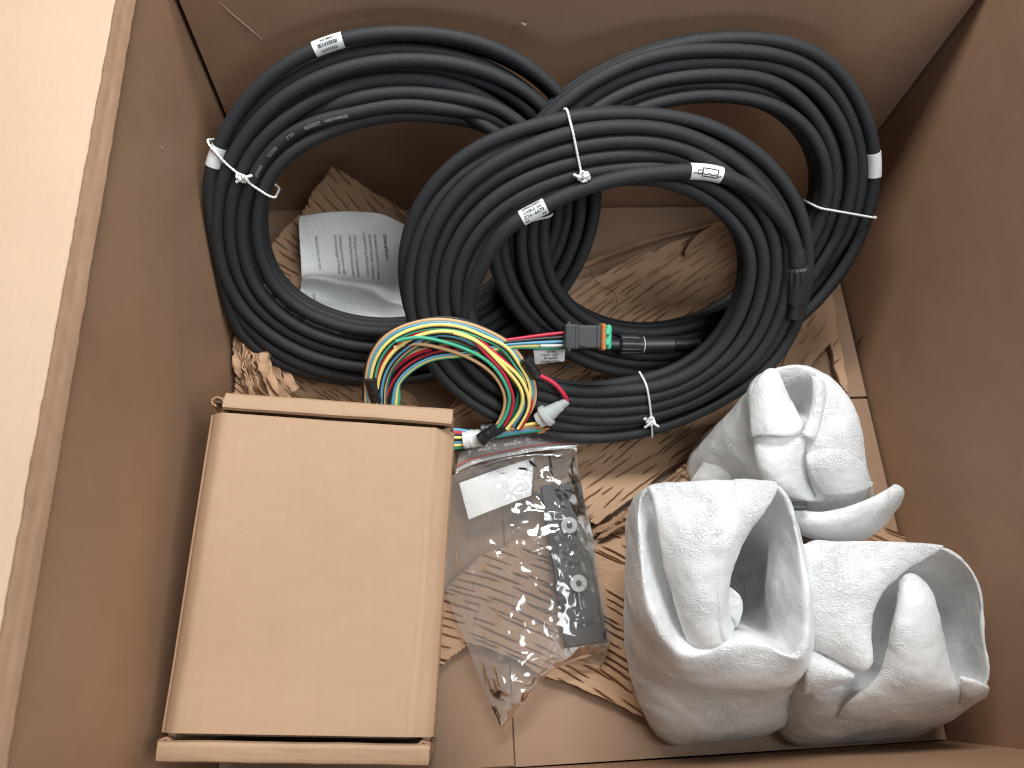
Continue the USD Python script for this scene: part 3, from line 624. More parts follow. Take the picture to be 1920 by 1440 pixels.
mat_sheet('packing_mat', 'crumpled kraft mat end curling up against the left wall behind the mailer box', [(398, 604), (440, 645), (520, 660), (640, 690), (780, 740), (800, 800), (600, 800), (440, 790), (400, 752), (378, 700), (386, 640)], flat(0.007), ((400, 640), (520, 735)), 22, pitch=0.0042, slit=(0.012, 0.03), lip=0.0022, deep=0.004, wav=0.006, rough_edge=0.005, surf=lambda X: 0.0075 + 0.042 * np.clip((XL + 0.045 - X[..., 0]) / 0.045, 0, 1) ** 1.6)
mat_sheet('packing_mat', 'crumpled edge of a kraft mat between the white foam and the right wall', [(1560, 985), (1640, 980), (1716, 1008), (1712, 1040), (1600, 1060)], flat(0.006), ((1640, 980), (1716, 1012)), 31, pitch=0.005, lip=0.003, deep=0.003, wav=0.012)
mat_sheet('packing_mat', 'narrow torn kraft strip lying along the right wall below the rear coil', [(1500, 610), (1560, 545), (1568, 590), (1585, 700), (1592, 735), (1575, 720), (1556, 640), (1480, 745), (1440, 740)], flat(0.010), ((1500, 660), (1555, 590)), 37, pitch=0.006, lip=0.002, deep=0.003, dens=0.5, wav=0.008)
# raised tear across the middle mat, curled strips
def ribbon(name, label, pts, w, mat='kraft_torn', tw=0.0, seed=0, th=0.0012):
    P = pxline(pts, 60); T, N, B = frames(P); t = np.linspace(0, 1, 60)
    a = tw * t + 0.8 * (meshkit.fbm(np.stack([t * 5, t * 0, t * 0 + seed], -1), 2, seed) - 0.5)
    Dv = np.cos(a)[:, None] * B + np.sin(a)[:, None] * N
    ww = w * (0.5 + 0.8 * meshkit.fbm(np.stack([t * 9, t * 0 + 3, t * 0 + seed], -1), 3, seed)) * np.minimum(1, np.minimum(t, 1 - t) * 9 + 0.15)
    s = np.linspace(-0.5, 0.5, 5)
    G = P[:, None] + Dv[:, None] * (ww[:, None, None] * s[None, :, None]) + np.array([0, 0, 1.0]) * (0.0012 * (meshkit.noise(np.stack([*np.meshgrid(t * 30, s * 3, indexing='ij'), np.zeros((60, 5))], -1), seed) - 0.5))[..., None]
    return whole(name, solid(G, th), mat, label, 'cardboard strip', 50)
ribbon('torn_strip', 'long torn cardboard fold running across the mat inside the front coil', [(1080, 505, .012), (1160, 470, .017), (1250, 440, .018), (1310, 425, .019), (1372, 405, .020)], 0.007, seed=2, tw=0.9)
ribbon('torn_strip', 'short torn cardboard lip beside the right inside edge of the front coil', [(1285, 480, .011), (1300, 455, .016), (1335, 428, .02), (1370, 412, .02)], 0.005, seed=4, tw=-0.6)
ribbon('torn_strip', 'curled cardboard strip below the left coil, above the mailer box', [(418, 708, .03), (430, 690, .037), (450, 676, .04), (475, 672, .037), (500, 682, .03)], 0.007, 'kraft_mat', 1.2, 6)
ribbon('torn_strip', 'twisted torn strand across the join of two mats beside the clear bag', [(1105, 1000, .016), (1140, 984, .019), (1190, 950, .02), (1240, 912, .019), (1285, 880, .016)], 0.005, seed=8, tw=2.5)
ribbon('torn_strip', 'thin torn strand below the join of two mats beside the foam', [(1120, 1010, .016), (1165, 985, .018), (1200, 972, .018), (1236, 962, .016)], 0.004, seed=9, tw=2.0)
# crumpled end by the left wall: a bunch of ragged strips
r_ = np.random.default_rng(5); ms = []
for k in range(40):
    yy0 = at(400, r_.uniform(604, 700), .04)[1]; x0, z0 = XL + r_.uniform(.003, .026), r_.uniform(.040, .062)
    P = np.array([[x0, yy0, z0], [x0 + r_.uniform(-.002, .006), yy0 - r_.uniform(.01, .02), z0 - r_.uniform(0, .008)], [x0 + r_.uniform(.004, .022), yy0 - r_.uniform(.026, .05), z0 - r_.uniform(.012, .03)]])
    L = spline(P, 16); t = np.linspace(0, 1, 16); T, N, B = frames(L)
    wv = 0.0024 * np.sin(t * r_.uniform(6, 14) + k)
    G = L[:, None] + (B * math.cos(k) + N * math.sin(k))[:, None] * (r_.uniform(.005, .011) * np.linspace(-.5, .5, 4)[None, :, None]) + N[:, None] * wv[:, None, None] + r_.normal(0, .0005, (16, 4, 3))
    G[..., 0] = np.maximum(G[..., 0], XL + 0.0012); G[..., 2] = np.maximum(G[..., 2], 0.003)
    ms.append(solid(G, 0.0009))
whole('torn_cardboard', cat_(*ms), 'kraft_mat', 'ragged bunch of torn cardboard ends against the left wall below the left coil', 'torn cardboard', 40)
whole('loose_thread', tube(pxline([(1108, 505, .012), (1112, 520, .0135), (1130, 538, .013), (1147, 545, .0125), (1156, 560, .013), (1150, 582, .012), (1138, 592, .0115)], 50), 0.00028, 6), 'ink', 'thin dark thread curled on the mat inside the front coil', 'thread', True)

# ------------------------------------------------------------------ crumpled instruction sheet
rows = [  # each row runs left to right: (pixel x, pixel y, height)
 [(572, 404, .036), (610, 399, .039), (650, 397, .041), (690, 398, .040), (722, 404, .034), (762, 424, .030), (800, 445, .03)],
 [(561, 412, .030), (606, 425, .031), (648, 426, .031), (688, 427, .031), (726, 434, .031), (762, 446, .029), (800, 470, .028)],
 [(562, 450, .024), (604, 462, .023), (646, 465, .023), (688, 467, .024), (726, 470, .025), (762, 484, .025), (800, 500, .025)],
 [(565, 500, .020), (606, 508, .019), (646, 511, .019), (688, 516, .020), (726, 520, .021), (762, 530, .022), (800, 540, .022)],
 [(566, 532, .023), (588, 519, .034), (640, 528, .035), (690, 537, .035), (712, 548, .033), (752, 566, .022), (800, 580, .02)],
 [(565, 536, .021), (590, 540, .021), (640, 553, .020), (690, 568, .020), (722, 578, .019), (756, 584, .017), (800, 600, .017)],
 [(562, 548, .0155), (596, 556, .0135), (642, 574, .0125), (690, 590, .0125), (732, 600, .013), (762, 604, .014), (800, 615, .014)],
 [(561, 562, .019), (598, 581, .0205), (642, 597, .021), (690, 606, .0205), (728, 610, .018), (765, 612, .016), (800, 625, .015)]]
CG = np.array([[at(*p) for p in r] for r in rows]) + [0, 0, 0.012]
CG = np.array([[at(p[0], p[1], p[2] + 0.010) for p in r] for r in rows])
NPu, NPv = 120, 140
SH = grid_up(CG, NPu, NPv, 2, 3)
uu, vv = np.meshgrid(np.linspace(0, 1, NPu), np.linspace(0, 1, NPv), indexing='ij')
wr = np.abs(meshkit.noise(np.stack([uu * 5 + vv * 3, vv * 4, uu * 0 + 2], -1), 3) - 0.5)
SH[..., 2] += 0.014 * np.clip(0.25 - wr, 0, 1) * np.clip((uu - 0.5) * 4, 0, 1) + 0.0012 * (meshkit.fbm(np.stack([uu * 6, vv * 6, uu * 0], -1), 3, 4) - 0.5)
sheet = thing('instruction_sheet', 'crumpled white printed instruction page inside the left cable coil', 'paper', SH[60, 60] * [1, 1, 0])
part(sheet, 'page', solid(SH, 0.0002), 'paper', 60)
Nn = np.cross(np.gradient(SH, axis=0), np.gradient(SH, axis=1)); Nn /= np.linalg.norm(Nn, axis=2, keepdims=True); Nn *= np.sign(Nn[..., 2:3].mean())
from scipy.interpolate import RegularGridInterpolator
_ip = RegularGridInterpolator((np.arange(NPu), np.arange(NPv)), np.concatenate([SH, Nn], -1), bounds_error=False, fill_value=None)
px_sheet = proj(SH.reshape(-1, 3)); 
from scipy.spatial import cKDTree
_kt = cKDTree(px_sheet)
def sheet_text(t, h, start, end, bold=False):
    """a printed line on the page that runs from one pixel to another (the page lies turned by a quarter)"""
    m = meshkit.text_mesh(t, 1.0, 0.05, bold).subdivide_to_size(1.2); v = m.vertices.copy(); L = v[:, 0].max()
    i0, i1 = [np.array(np.unravel_index(_kt.query(p)[1], (NPu, NPv)), float) for p in (start, end)]
    q0, q1 = SH[tuple(i0.astype(int))], SH[tuple(i1.astype(int))]
    d = i1 - i0
    # the grid step that crosses the line, scaled to the letter height
    g = np.linalg.norm(q1 - q0); per = d / np.linalg.norm(d)
    stepv = np.linalg.norm(SH[:, 1:] - SH[:, :-1], axis=2).mean()
    hu = h / stepv
    ij = i0 + (v[:, :1] / L) * d + v[:, 1:2] * hu * np.array([0.0, 1.0])
    R = _ip(ij); return R[:, :3] + R[:, 3:] * (0.00016 + 0.0001 * (v[:, 2:3] > 0.01)), m.faces
lines = [('Operation', .0031, (719, 437), (724, 488), True), ('The operation section is a reference', .0023, (700, 438), (708, 525), False), ('This section includes a discussion', .0023, (690, 438), (699, 524), False),
 ('programming information.', .0023, (681, 438), (689, 519), False), ('Photographs and illustrations g', .0023, (663, 440), (671, 520), False), ('operating and stopping the pr', .0023, (654, 440), (662, 519), False),
 ('Operating techniques outlin', .0023, (635, 441), (643, 514), False), ('gains knowledge of the prod', .0023, (626, 441), (634, 513), False), ('https://sis2001.cat.com/s', .0023, (590, 442), (598, 505), False), ('misisweb', .0023, (585, 549), (587, 578), False)]
for l in lines: part(sheet, 'print', sheet_text(*l), 'ink', False)

# ------------------------------------------------------------------ wire harness
WR = 0.00132
for n, c in (('wire_green', (0.045, 0.34, 0.21)), ('wire_yellow', (0.80, 0.66, 0.20)), ('wire_red', (0.46, 0.018, 0.045)), ('wire_blue', (0.10, 0.32, 0.47)), ('wire_tan', (0.58, 0.35, 0.17)), ('wire_black', (0.014, 0.014, 0.015)), ('wire_white', (0.6, 0.6, 0.58)), ('wire_grey', (0.2, 0.21, 0.21)), ('wire_dark_green', (0.02, 0.17, 0.12))):
    plain(n, c, 0.42, 0.45, 0.03, 900, 0.06)
plain('seal_orange', (0.45, 0.16, 0.05), 0.5); plain('wedge_green', (0.05, 0.42, 0.24), 0.4); plain('connector_black', (0.026, 0.028, 0.029), 0.5, 0.5, 0.25, 3000, 0.15)
plain('clear_tape', (0.55, 0.56, 0.55), 0.3, 0.5, 0.5, 500, 0.08)
plain('cap_white', (0.62, 0.64, 0.64), 0.35, 0.5, 0.02, 500, 0.03, transmission_weight=0.35, subsurface_weight=0.2)
hz = on2(900, 660, 0)[2]
harn = thing('wire_harness', 'coil of thin coloured wires with a black connector, a white cap and tape bands', 'wire harness', on2(860, 700, 0.01))
hw = {'g': 'green', 'y': 'yellow', 'r': 'red', 'b': 'blue', 't': 'tan', 'k': 'black', 'w': 'white', 's': 'grey', 'd': 'dark_green'}
hr = np.random.default_rng(3)
def wire(code, pts, lift, n=70, jit=0.0):
    P = [on2(p[0] + hr.normal(0, jit), p[1] + hr.normal(0, jit), lift + (p[2] if len(p) > 2 else 0)) for p in pts]
    L = spline(P, n); L[:, 2] = np.maximum(L[:, 2], 0.004)
    part(harn, 'wire', tube(L, WR, 8), 'wire_' + hw[code], True)
B0 = 0.0130
# outer arc of the loop (left end behind the mailer box, right end in the lower black tape)
OUTER = [(684, 760), (683, 730), (690, 680), (720, 632), (770, 605), (823, 597), (873, 603), (920, 622), (958, 645), (985, 680), (1003, 718), (1001, 760), (975, 800)]
def arc(code, base, d, lift, a=0, b=None, dx=0, dy=0, jit=0.6):
    """an arc shifted d pixels towards the middle of the loop"""
    P = np.array(base, float); c = np.array([845.0, 715.0]); u = c - P; u /= np.linalg.norm(u, axis=1, keepdims=True)
    Q = P + u * d; Q[:, 0] += dx; Q[:, 1] += dy
    wire(code, [tuple(q) for q in Q[a:b]], lift, 70, jit)
for code, d, lift in (('k', -1, B0 - .001), ('t', 2, B0 + .001), ('b', 7, B0 + .002), ('r', 5, B0 - .002), ('y', 12, B0 + .0038), ('g', 19, B0 + .0035), ('d', 11, B0 - .002), ('k', 15.5, B0 + .0036), ('t', 21, B0 + .0002), ('k', 26, B0 + .001), ('r', 30, B0 - .002), ('b', 33, B0 + .0005), ('k', 16, B0 - .0035)):
    arc(code, OUTER, d, lift, 0, -1 if code == 'k' else None)
MID = [(706, 760), (708, 728), (718, 690), (745, 655), (790, 628), (840, 622), (890, 636), (930, 668), (968, 702), (988, 735), (990, 765), (970, 803)]
for code, d, lift in (('y', 0, B0 + .006), ('k', 4, B0 + .0058), ('b', 8, B0 + .005), ('k', 11, B0 + .003), ('r', -5, B0 + .003), ('t', 14, B0 + .002), ('d', 18, B0 + .001), ('k', 5, B0 + .0005)):
    arc(code, MID, d, lift)
INN = [(742, 640), (782, 633), (827, 640), (873, 655), (920, 683), (948, 722), (955, 752), (945, 785), (930, 806)]
wire('g', INN, B0 + .0085); wire('t', [(x - 3, y + 12) for x, y in INN[0:5]] + [(x - 8, y + 3) for x, y in INN[5:]], B0 + .0055); wire('r', [(890, 640), (915, 668), (940, 695), (957, 728), (962, 755), (950, 790), (936, 806)], B0 + .0075); wire('y', [(850, 624), (893, 640), (925, 668), (955, 700), (978, 735), (975, 770), (950, 804)], B0 + .008)
wire('k', [(800, 628), (850, 634), (905, 660), (938, 700), (950, 735), (945, 775), (922, 808)], B0 + .005)
wire('d', [(960, 690), (970, 720), (968, 760), (948, 803)], B0 + .003); wire('t', [(975, 690), (986, 722), (982, 765), (960, 804)], B0 + .0035); wire('s', [(985, 700), (996, 735), (988, 778), (964, 806)], B0 + .002)
# inner left bundle that dives under towards the middle
LEFT = [(846, 672), (800, 676), (764, 694), (742, 716), (731, 742), (729, 768)]
for code, d, lift in (('k', -16, .003), ('r', -22, .0045), ('t', -27, .0035), ('b', -33, .003)):
    arc(code, LEFT, d, B0 - 0.008 + lift)
# towards the connector
for code, y, lift, sx in (('r', 624, .0015, 1062), ('k', 632, .003, 1062), ('b', 640, .0035, 1062), ('y', 647, .003, 1012), ('g', 652, .0025, 1062), ('k', 644, .0, 1062), ('t', 636, -.001, 1062)):
    wire(code, [(sx, y), ((sx + 985) / 2 + 5, y + (645 - y) * .1 + 1), (960, 643 + (y - 636) * .55), (915, 650 + (y - 636) * .6), (865, 660 + (y - 636) * .5), (815, 667 + (y - 636) * .4), (776, 684 + (y - 636) * .5), (748, 710 + (y - 636) * .7), (735 + (y - 636) * .8, 742), (732 + (y - 636) * .8, 768)], B0 - .001 + lift)
wire('w', [(1062, 647), (1040, 648), (1013, 648)], B0 + .003)
# wires that come out from beside the mailer box, through clear and black tape to cut ends
ends = [('b', 806, -4, .001), ('r', 811, -2, .003), ('k', 815, -3, .004), ('y', 820, 0, .005), ('k', 825, 0, .004), ('b', 829, 2, .0045), ('y', 834, 3, .005), ('g', 839, 4, .004), ('k', 845, 4, .003)]
for code, y, dd, lift in ends:
    wire(code, [(836, y), (860, y), (885, 822 + (y - 824) * .7), (915, 816 + (y - 824) * .45), (938, 811 + (y - 824) * .4)], .004 + lift)
for code, y0, x1, y1, lift in (('y', 809, 1016, 792, .011), ('b', 816, 1004, 804, .0095), ('k', 822, 1008, 812, .007), ('g', 819, 1016, 806, .007), ('t', 813, 1020, 798, .008)):
    wire(code, [(930, y0), (965, (y0 + y1) / 2 - 0), (x1, y1)], .004 + lift)
    P = pxline([(0, 0, 0), (1, 1, 0)], 2) if False else np.array([on2(x1 - 2, y1 + .4, .004 + lift), on2(x1 + 14, y1 - 3, .003 + lift)])
    part(harn, 'bare_end', tube(P, .0009, 6), 'seal_orange', True)
def band(parent, name, pts, w0, w1, mat, label, lift):
    P = spline([on2(*p, lift) for p in pts], 24); t = np.linspace(0, 1, 24)
    T, N, B = frames(P); a = np.arange(18) * 2 * np.pi / 18
    r1 = (w0 + (w1 - w0) * t)[:, None] * (1 + 0.10 * (meshkit.noise(np.stack([t[:, None] * 14 + a * 0, np.cos(a)[None] * 2 + t[:, None] * 0, np.sin(a)[None] * 2 + t[:, None] * 0], -1), 3) - .5) * 2)
    V = P[:, None] + r1[..., None] * (np.cos(a)[None, :, None] * B[:, None] + 0.85 * np.sin(a)[None, :, None] * N[:, None])
    o = V.shape[0] * 18; I = np.arange(o).reshape(-1, 18); J = np.roll(I, -1, 1)
    F = np.vstack([np.stack([I[:-1].ravel(), J[:-1].ravel(), J[1:].ravel()], 1), np.stack([I[:-1].ravel(), J[1:].ravel(), I[1:].ravel()], 1)])
    F = np.vstack([F, [[I[0, 0], I[0, k + 1], I[0, k]] for k in range(1, 17)], [[I[-1, 0], I[-1, k], I[-1, k + 1]] for k in range(1, 17)]])
    return part(parent, name, (V.reshape(-1, 3), F), mat, 40, label)
band(harn, 'tape_band', [(868, 824), (884, 822), (902, 820)], .0070, .0062, 'clear_tape', 'clear tape round the straight wires', .0078)
band(harn, 'tape_band', [(946, 797), (930, 806), (913, 817), (901, 826)], .0046, .0052, 'black_tape', 'black tape round the bottom of the loop', .0185)
band(harn, 'tape_band', [(902, 806), (920, 804), (936, 802)], .0055, .0050, 'black_tape', 'black tape behind the bottom of the loop', .0085)
band(harn, 'tape_band', [(984, 672), (996, 690), (1006, 706)], .0046, .0040, 'black_tape', 'black tape at the right of the loop', .0165)
band(harn, 'tape_band', [(694, 710), (700, 730), (706, 752)], .0042, .0042, 'black_tape', 'black tape at the left of the loop', .0185)
red = spline([on2(1004, 702, .012), on2(1020, 708, .014), on2(1040, 720, .016), on2(1056, 738, .018), on2(1062, 752, .018), on2(1057, 762, .018)], 60)
part(harn, 'wire', tube(red, .00175, 10), 'wire_red', True, 'red lead to the white cap')
cp_ = Path(np.array([on2(1062, 750, .018), on2(1009, 790, .0175)] if False else np.linspace(on2(1064, 751, .018), on2(1008, 790, .0165), 40)))
L_ = cp_.d[-1]
prof = [(0, .0016), (.02, .0032), (.22, .0038), (.24, .0045), (.34, .0047), (.5, .0058), (.62, .0064), (.64, .0088), (.74, .0092), (.78, .0088), (.80, .0066), (.97, .0062), (1, .004)]
part(harn, 'end_cap', lathe_on(cp_, [a * L_ for a, b in prof], [b * 0.92 for a, b in prof], 32), 'cap_white', 35, 'white rubber cap on the red lead')
# black connector with orange seal and green wedge
c0, c1 = on2(1056, 631, B0 + .0035), on2(1146, 632, B0 + .0045)
ex, ey, ez = frame_from(c1 - c0, EYE - (c0 + c1) / 2); Lc = np.linalg.norm(c1 - c0); cy = 0.0084
def CB(x0, x1, hy, hz, r, name, mat, dz=0, lab=None, parent=None, dy=0):
    return part(parent or con, name, xf(rbox((x1 - x0) * Lc, 2 * hy, 2 * hz, r), c0 + ex * ((x0 + x1) / 2 * Lc) + ez * dz + ey * dy, ex, ey, ez), mat, 35, lab)
con = part(harn, 'connector', cat_(xf(rbox(.30 * Lc, .0178, .015, .0016), c0 + ex * .15 * Lc, ex, ey, ez), xf(rbox(.64 * Lc, .0166, .0138, .0018), c0 + ex * .45 * Lc, ex, ey, ez)), 'connector_black', 35, 'black connector housing')
for k, yk in enumerate((-.0082, .0082)): CB(.05, .14, .0022, .003, .001, 'latch', 'connector_black', .0042, None, None, yk)
CB(.22, .235, .0079, .0005, .0003, 'rib', 'connector_black', .0073); CB(.66, .675, .0074, .0005, .0003, 'rib', 'connector_black', .0070)
CB(.30, .42, .0012, .0012, .0005, 'latch', 'connector_black', .0066, None, None, -.0055)
CB(.755, .86, .0094, .0080, .0024, 'seal', 'seal_orange'); wed = CB(.85, .98, .0086, .0070, .0020, 'wedge', 'wedge_green')
for k in range(6): part(wed, 'socket', xf(trimesh.creation.cylinder(.0013, .0008, sections=14), c0 + ex * (.982 * Lc) + ey * (.0045 * (k % 3 - 1)) + ez * (.0026 * (1 if k < 3 else -1)), ey, ez, ex), 'connector_black')
for k in range(2): CB(.84, .93, .0022, .0016, .0008, 'clip', 'wedge_green', .0066, None, wed, (-.0036, .0036)[k])
# flag label
tagc = [on2(1000, 656, .0095), on2(1060, 654, .0105), on2(1058, 677, .0085), on2(1003, 683, .0080)]
FG = grid_up(np.array([[tagc[0], (tagc[0] + tagc[3]) / 2 + ez * .0005, tagc[3]], [(tagc[0] + tagc[1]) / 2, (tagc[0] + tagc[1] + tagc[2] + tagc[3]) / 4 + ez * .0012, (tagc[2] + tagc[3]) / 2], [tagc[1], (tagc[1] + tagc[2]) / 2, tagc[2]]]), 24, 14, 2, 2)
fl = part(harn, 'flag_label', solid(FG, .0003), 'label_white', 40, 'white flag label with upside-down print')
dx_, dyv = (tagc[0] - tagc[1]), (tagc[0] - tagc[3]); 
tx = -(tagc[1] - tagc[0]) / np.linalg.norm(tagc[1] - tagc[0]); tn = np.cross(tagc[1] - tagc[0], tagc[0] - tagc[3]); tn /= np.linalg.norm(tn); tn *= np.sign(tn @ (EYE - tagc[0])); ty = np.cross(tn, tx)
def on_flag(t, fx, fy, h): 
    c = tagc[0] + (tagc[1] - tagc[0]) * fx + (tagc[3] - tagc[0]) * fy + tn * .0011
    return xf(text(t, h, .0002), c, tx, ty, tn)
for a_ in (('K4379N0 D', .5, .72, .0017), ('CAT® 32', .52, .47, .0017), ('279-0054', .50, .24, .0017), ('ON 01', .56, .05, .0015)): part(fl, 'print', on_flag(*a_), 'ink', False)
for (x, y, cnt, code) in ((983, 745, 3, 'ink'), (698, 690, 2, 'ink')): pass

# ------------------------------------------------------------------ foam wrapped parcels
nodes = {'g': ('geometry', {}), 'v': ('noise_texture', {'scale': 420.0, 'detail': 2.0, 'distortion': 2.2}), 'n': ('noise_texture', {'scale': 1300.0, 'detail': 3.0, 'roughness': 0.65}), 'n2': ('noise_texture', {'scale': 60.0, 'detail': 3.0}),
         'n3': ('noise_texture', {'scale': 38.0, 'detail': 2.0}), 'rm': ('map_range', {'from_min': 0.38, 'from_max': 0.62, 'to_min': 0.15, 'to_max': 1.5, 'clamp': True}), 'mv': ('math', {'math_type': 'multiply'}), 'mx': ('mix_float', {'fac': 0.22}), 'r': ('rgb_ramp', {'ramp': [(0.25, (0.74, 0.765, 0.77)), (0.75, (0.84, 0.86, 0.86))]}), 'b': ('bump', {'strength': 1.0, 'distance': 0.0016}),
         'rr': ('map_range', {'from_min': 0.3, 'from_max': 0.7, 'to_min': 0.2, 'to_max': 0.55}),
         'p': ('principled_bsdf', {'specular_ior_level': 0.7, 'subsurface_weight': 0.3, 'subsurface_radius': (0.006, 0.006, 0.006), 'subsurface_scale': 1.0})}
material('foam', nodes, [('g.position', 'v.vector'), ('g.position', 'n.vector'), ('g.position', 'n2.vector'), ('v.fac', 'mv.value1'), ('n3.fac', 'rm.value'), ('rm.result', 'mv.value2'), ('g.position', 'n3.vector'), ('mv.value', 'mx.a'), ('n.fac', 'mx.b'), ('mx.result', 'b.height'), ('n2.fac', 'r.fac'), ('r.color', 'p.base_color'), ('n.fac', 'rr.value'), ('rr.result', 'p.roughness'), ('b.normal', 'p.normal')], 'p.BSDF')
FT = 0.0034
def inside(G):
    G[..., 0] = np.minimum(G[..., 0], XR - 0.004); G[..., 1] = np.maximum(G[..., 1], YF + 0.004); G[..., 2] = np.maximum(G[..., 2], 0.0025); return G
def crinkle(G, amp, f, seed):
    N = np.cross(np.gradient(G, axis=0), np.gradient(G, axis=1)); N /= np.maximum(np.linalg.norm(N, axis=2, keepdims=True), 1e-12)
    return G + N * (amp * (meshkit.fbm(G * f, 4, seed) - 0.5))[..., None]
def patch(parent, name, rows, seed, n=60, m=60, amp=0.004, lab=None, th=FT, seam=None):
    G = grid_up(np.array([[at(*p) for p in r] for r in rows]), n, m, 3, 3)
    G = inside(crinkle(G, amp, 55, seed)); G = crinkle(G, 0.0007, 300, seed + 1)
    if seam:
        N = np.cross(np.gradient(G, axis=0), np.gradient(G, axis=1)); N /= np.maximum(np.linalg.norm(N, axis=2, keepdims=True), 1e-12); N *= np.sign((N * (EYE - G)).sum(2, keepdims=True).mean())
        k = np.arange(G.shape[1])[None, :] / (G.shape[1] - 1) + 0 * np.arange(G.shape[0])[:, None]; G = G + N * (0.0011 * (k > seam))[..., None]
    # soften the free border so that it ends in a rounded lip
    t = np.full(G.shape[:2], th); e = np.minimum(np.minimum(np.arange(G.shape[0])[:, None], G.shape[0] - 1 - np.arange(G.shape[0])[:, None]), np.minimum(np.arange(G.shape[1])[None], G.shape[1] - 1 - np.arange(G.shape[1])[None]))
    t = t * np.where(e == 0, 0.45, np.where(e == 1, 0.85, 1.0))
    return part(parent, name, solid(G, t), 'foam', 60, lab)
def shell(parent, name, rings, seed, n=150, m=110, amp=0.004, lab=None):
    C = np.array([[at(*p) for p in r] for r in rings])                   # levels, points round, 3
    A = np.stack([spline(c, n, True) for c in C])                       # levels, n, 3
    tl = np.linspace(0, len(C) - 1, m); i0 = np.minimum(tl.astype(int), len(C) - 2); fr = (tl - i0)[None, :, None]; A_ = A.transpose(1, 0, 2)
    G = 0.6 * (A_[:, i0] * (1 - fr) + A_[:, i0 + 1] * fr) + 0.4 * np.stack([CubicSpline(np.arange(len(C)), A[:, i])(tl) for i in range(n)])
    for _ in range(5): G[:, 1:-1] = 0.25 * G[:, :-2] + 0.5 * G[:, 1:-1] + 0.25 * G[:, 2:]
    G = G + 0  # n round, m down
    k = (meshkit.fbm(G * 55, 4, seed) - 0.5) * amp + (meshkit.fbm(G * 300, 3, seed + 1) - .5) * .0007
    N = np.cross(np.roll(G, -1, 0) - np.roll(G, 1, 0), np.gradient(G, axis=1)); N /= np.maximum(np.linalg.norm(N, axis=2, keepdims=True), 1e-12)
    G = inside(G + N * k[..., None])
    return part(parent, name, solid(G, 0.0012, True), 'foam', 60, lab)
def withz(pts, z): return [(x, y, z) for x, y in pts]
# front left parcel: an open sleeve with a tongue folded into it
f1 = thing('foam_parcel', 'white foam wrapped parcel nearest the front, open sleeve with a tongue folded in', 'foam parcel', at(1340, 1300, 0) * [1, 1, 0])
deep = [(1392 + 48 * math.cos(a) , 1085 + 75 * math.sin(a), .05) for a in np.radians([225, 250, 285, 315, 345, 10, 35, 65, 95, 125, 160, 195])]
core = [(1392 + .4 * math.cos(a) , 1085 + .4 * math.sin(a), .035) for a in np.radians([225, 250, 285, 315, 345, 10, 35, 65, 95, 125, 160, 195])]
inner = [(1234, 938, .150), (1292, 935, .140), (1370, 938, .13), (1440, 955, .138), (1450, 1000, .128), (1440, 1090, .120), (1446, 1165, .118), (1440, 1195, .118), (1385, 1172, .112), (1310, 1185, .118), (1250, 1100, .130), (1228, 1000, .142)]
crest = [(1207, 920, .163), (1285, 909, .167), (1370, 905, .169), (1453, 908, .170), (1486, 960, .166), (1506, 1060, .161), (1514, 1150, .155), (1494, 1232, .147), (1405, 1200, .147), (1290, 1228, .142), (1214, 1125, .154), (1199, 1010, .161)]
mid1 = [(1192, 930, .13), (1275, 925, .13), (1360, 922, .13), (1452, 925, .13), (1490, 985, .13), (1513, 1075, .13), (1522, 1150, .125), (1510, 1255, .118), (1400, 1280, .120), (1265, 1262, .112), (1186, 1150, .12), (1178, 1020, .125)]
mid2 = [(1190, 970, .075), (1265, 960, .075), (1350, 960, .075), (1440, 970, .075), (1480, 1030, .075), (1500, 1115, .075), (1508, 1190, .072), (1490, 1285, .068), (1390, 1308, .066), (1262, 1296, .066), (1182, 1230, .07), (1173, 1085, .075)]
mid3 = [(1200, 1000, .035), (1268, 985, .035), (1346, 985, .035), (1430, 995, .035), (1468, 1060, .035), (1486, 1140, .035), (1494, 1220, .035), (1490, 1332, .036), (1385, 1366, .040), (1262, 1366, .038), (1190, 1290, .036), (1181, 1125, .035)]
base = [(1215, 1020, .004), (1270, 1000, .004), (1340, 1000, .004), (1420, 1010, .004), (1455, 1070, .004), (1470, 1150, .004), (1480, 1240, .004), (1462, 1362, .012), (1360, 1388, .012), (1258, 1392, .010), (1207, 1330, .004), (1195, 1150, .004)]
shell(f1, 'sleeve', [core, deep, inner, crest, mid1, mid2, mid3, base], 3)
patch(f1, 'tongue', [[(1213, 914, .172), (1300, 904, .176), (1380, 901, .177), (1454, 905, .174)], [(1228, 960, .171), (1300, 958, .179), (1370, 958, .179), (1434, 948, .173)], [(1245, 1050, .161), (1300, 1050, .173), (1350, 1040, .173), (1388, 1012, .166)],
 [(1268, 1130, .149), (1310, 1140, .159), (1345, 1125, .159), (1360, 1085, .153)], [(1286, 1188, .139), (1320, 1205, .143), (1352, 1190, .144), (1352, 1108, .143)], [(1298, 1202, .128), (1342, 1216, .131), (1370, 1182, .131), (1353, 1114, .132)]], 5, 70, 90, .003, seam=0.66)
patch(f1, 'curled_lip', [[(1350, 1098, .146), (1350, 1130, .142), (1356, 1160, .138)], [(1368, 1100, .147), (1372, 1128, .144), (1370, 1158, .140)], [(1382, 1118, .143), (1386, 1140, .140), (1378, 1168, .136)], [(1380, 1128, .135), (1380, 1148, .133), (1370, 1180, .130)]], 8, 30, 30, .001)
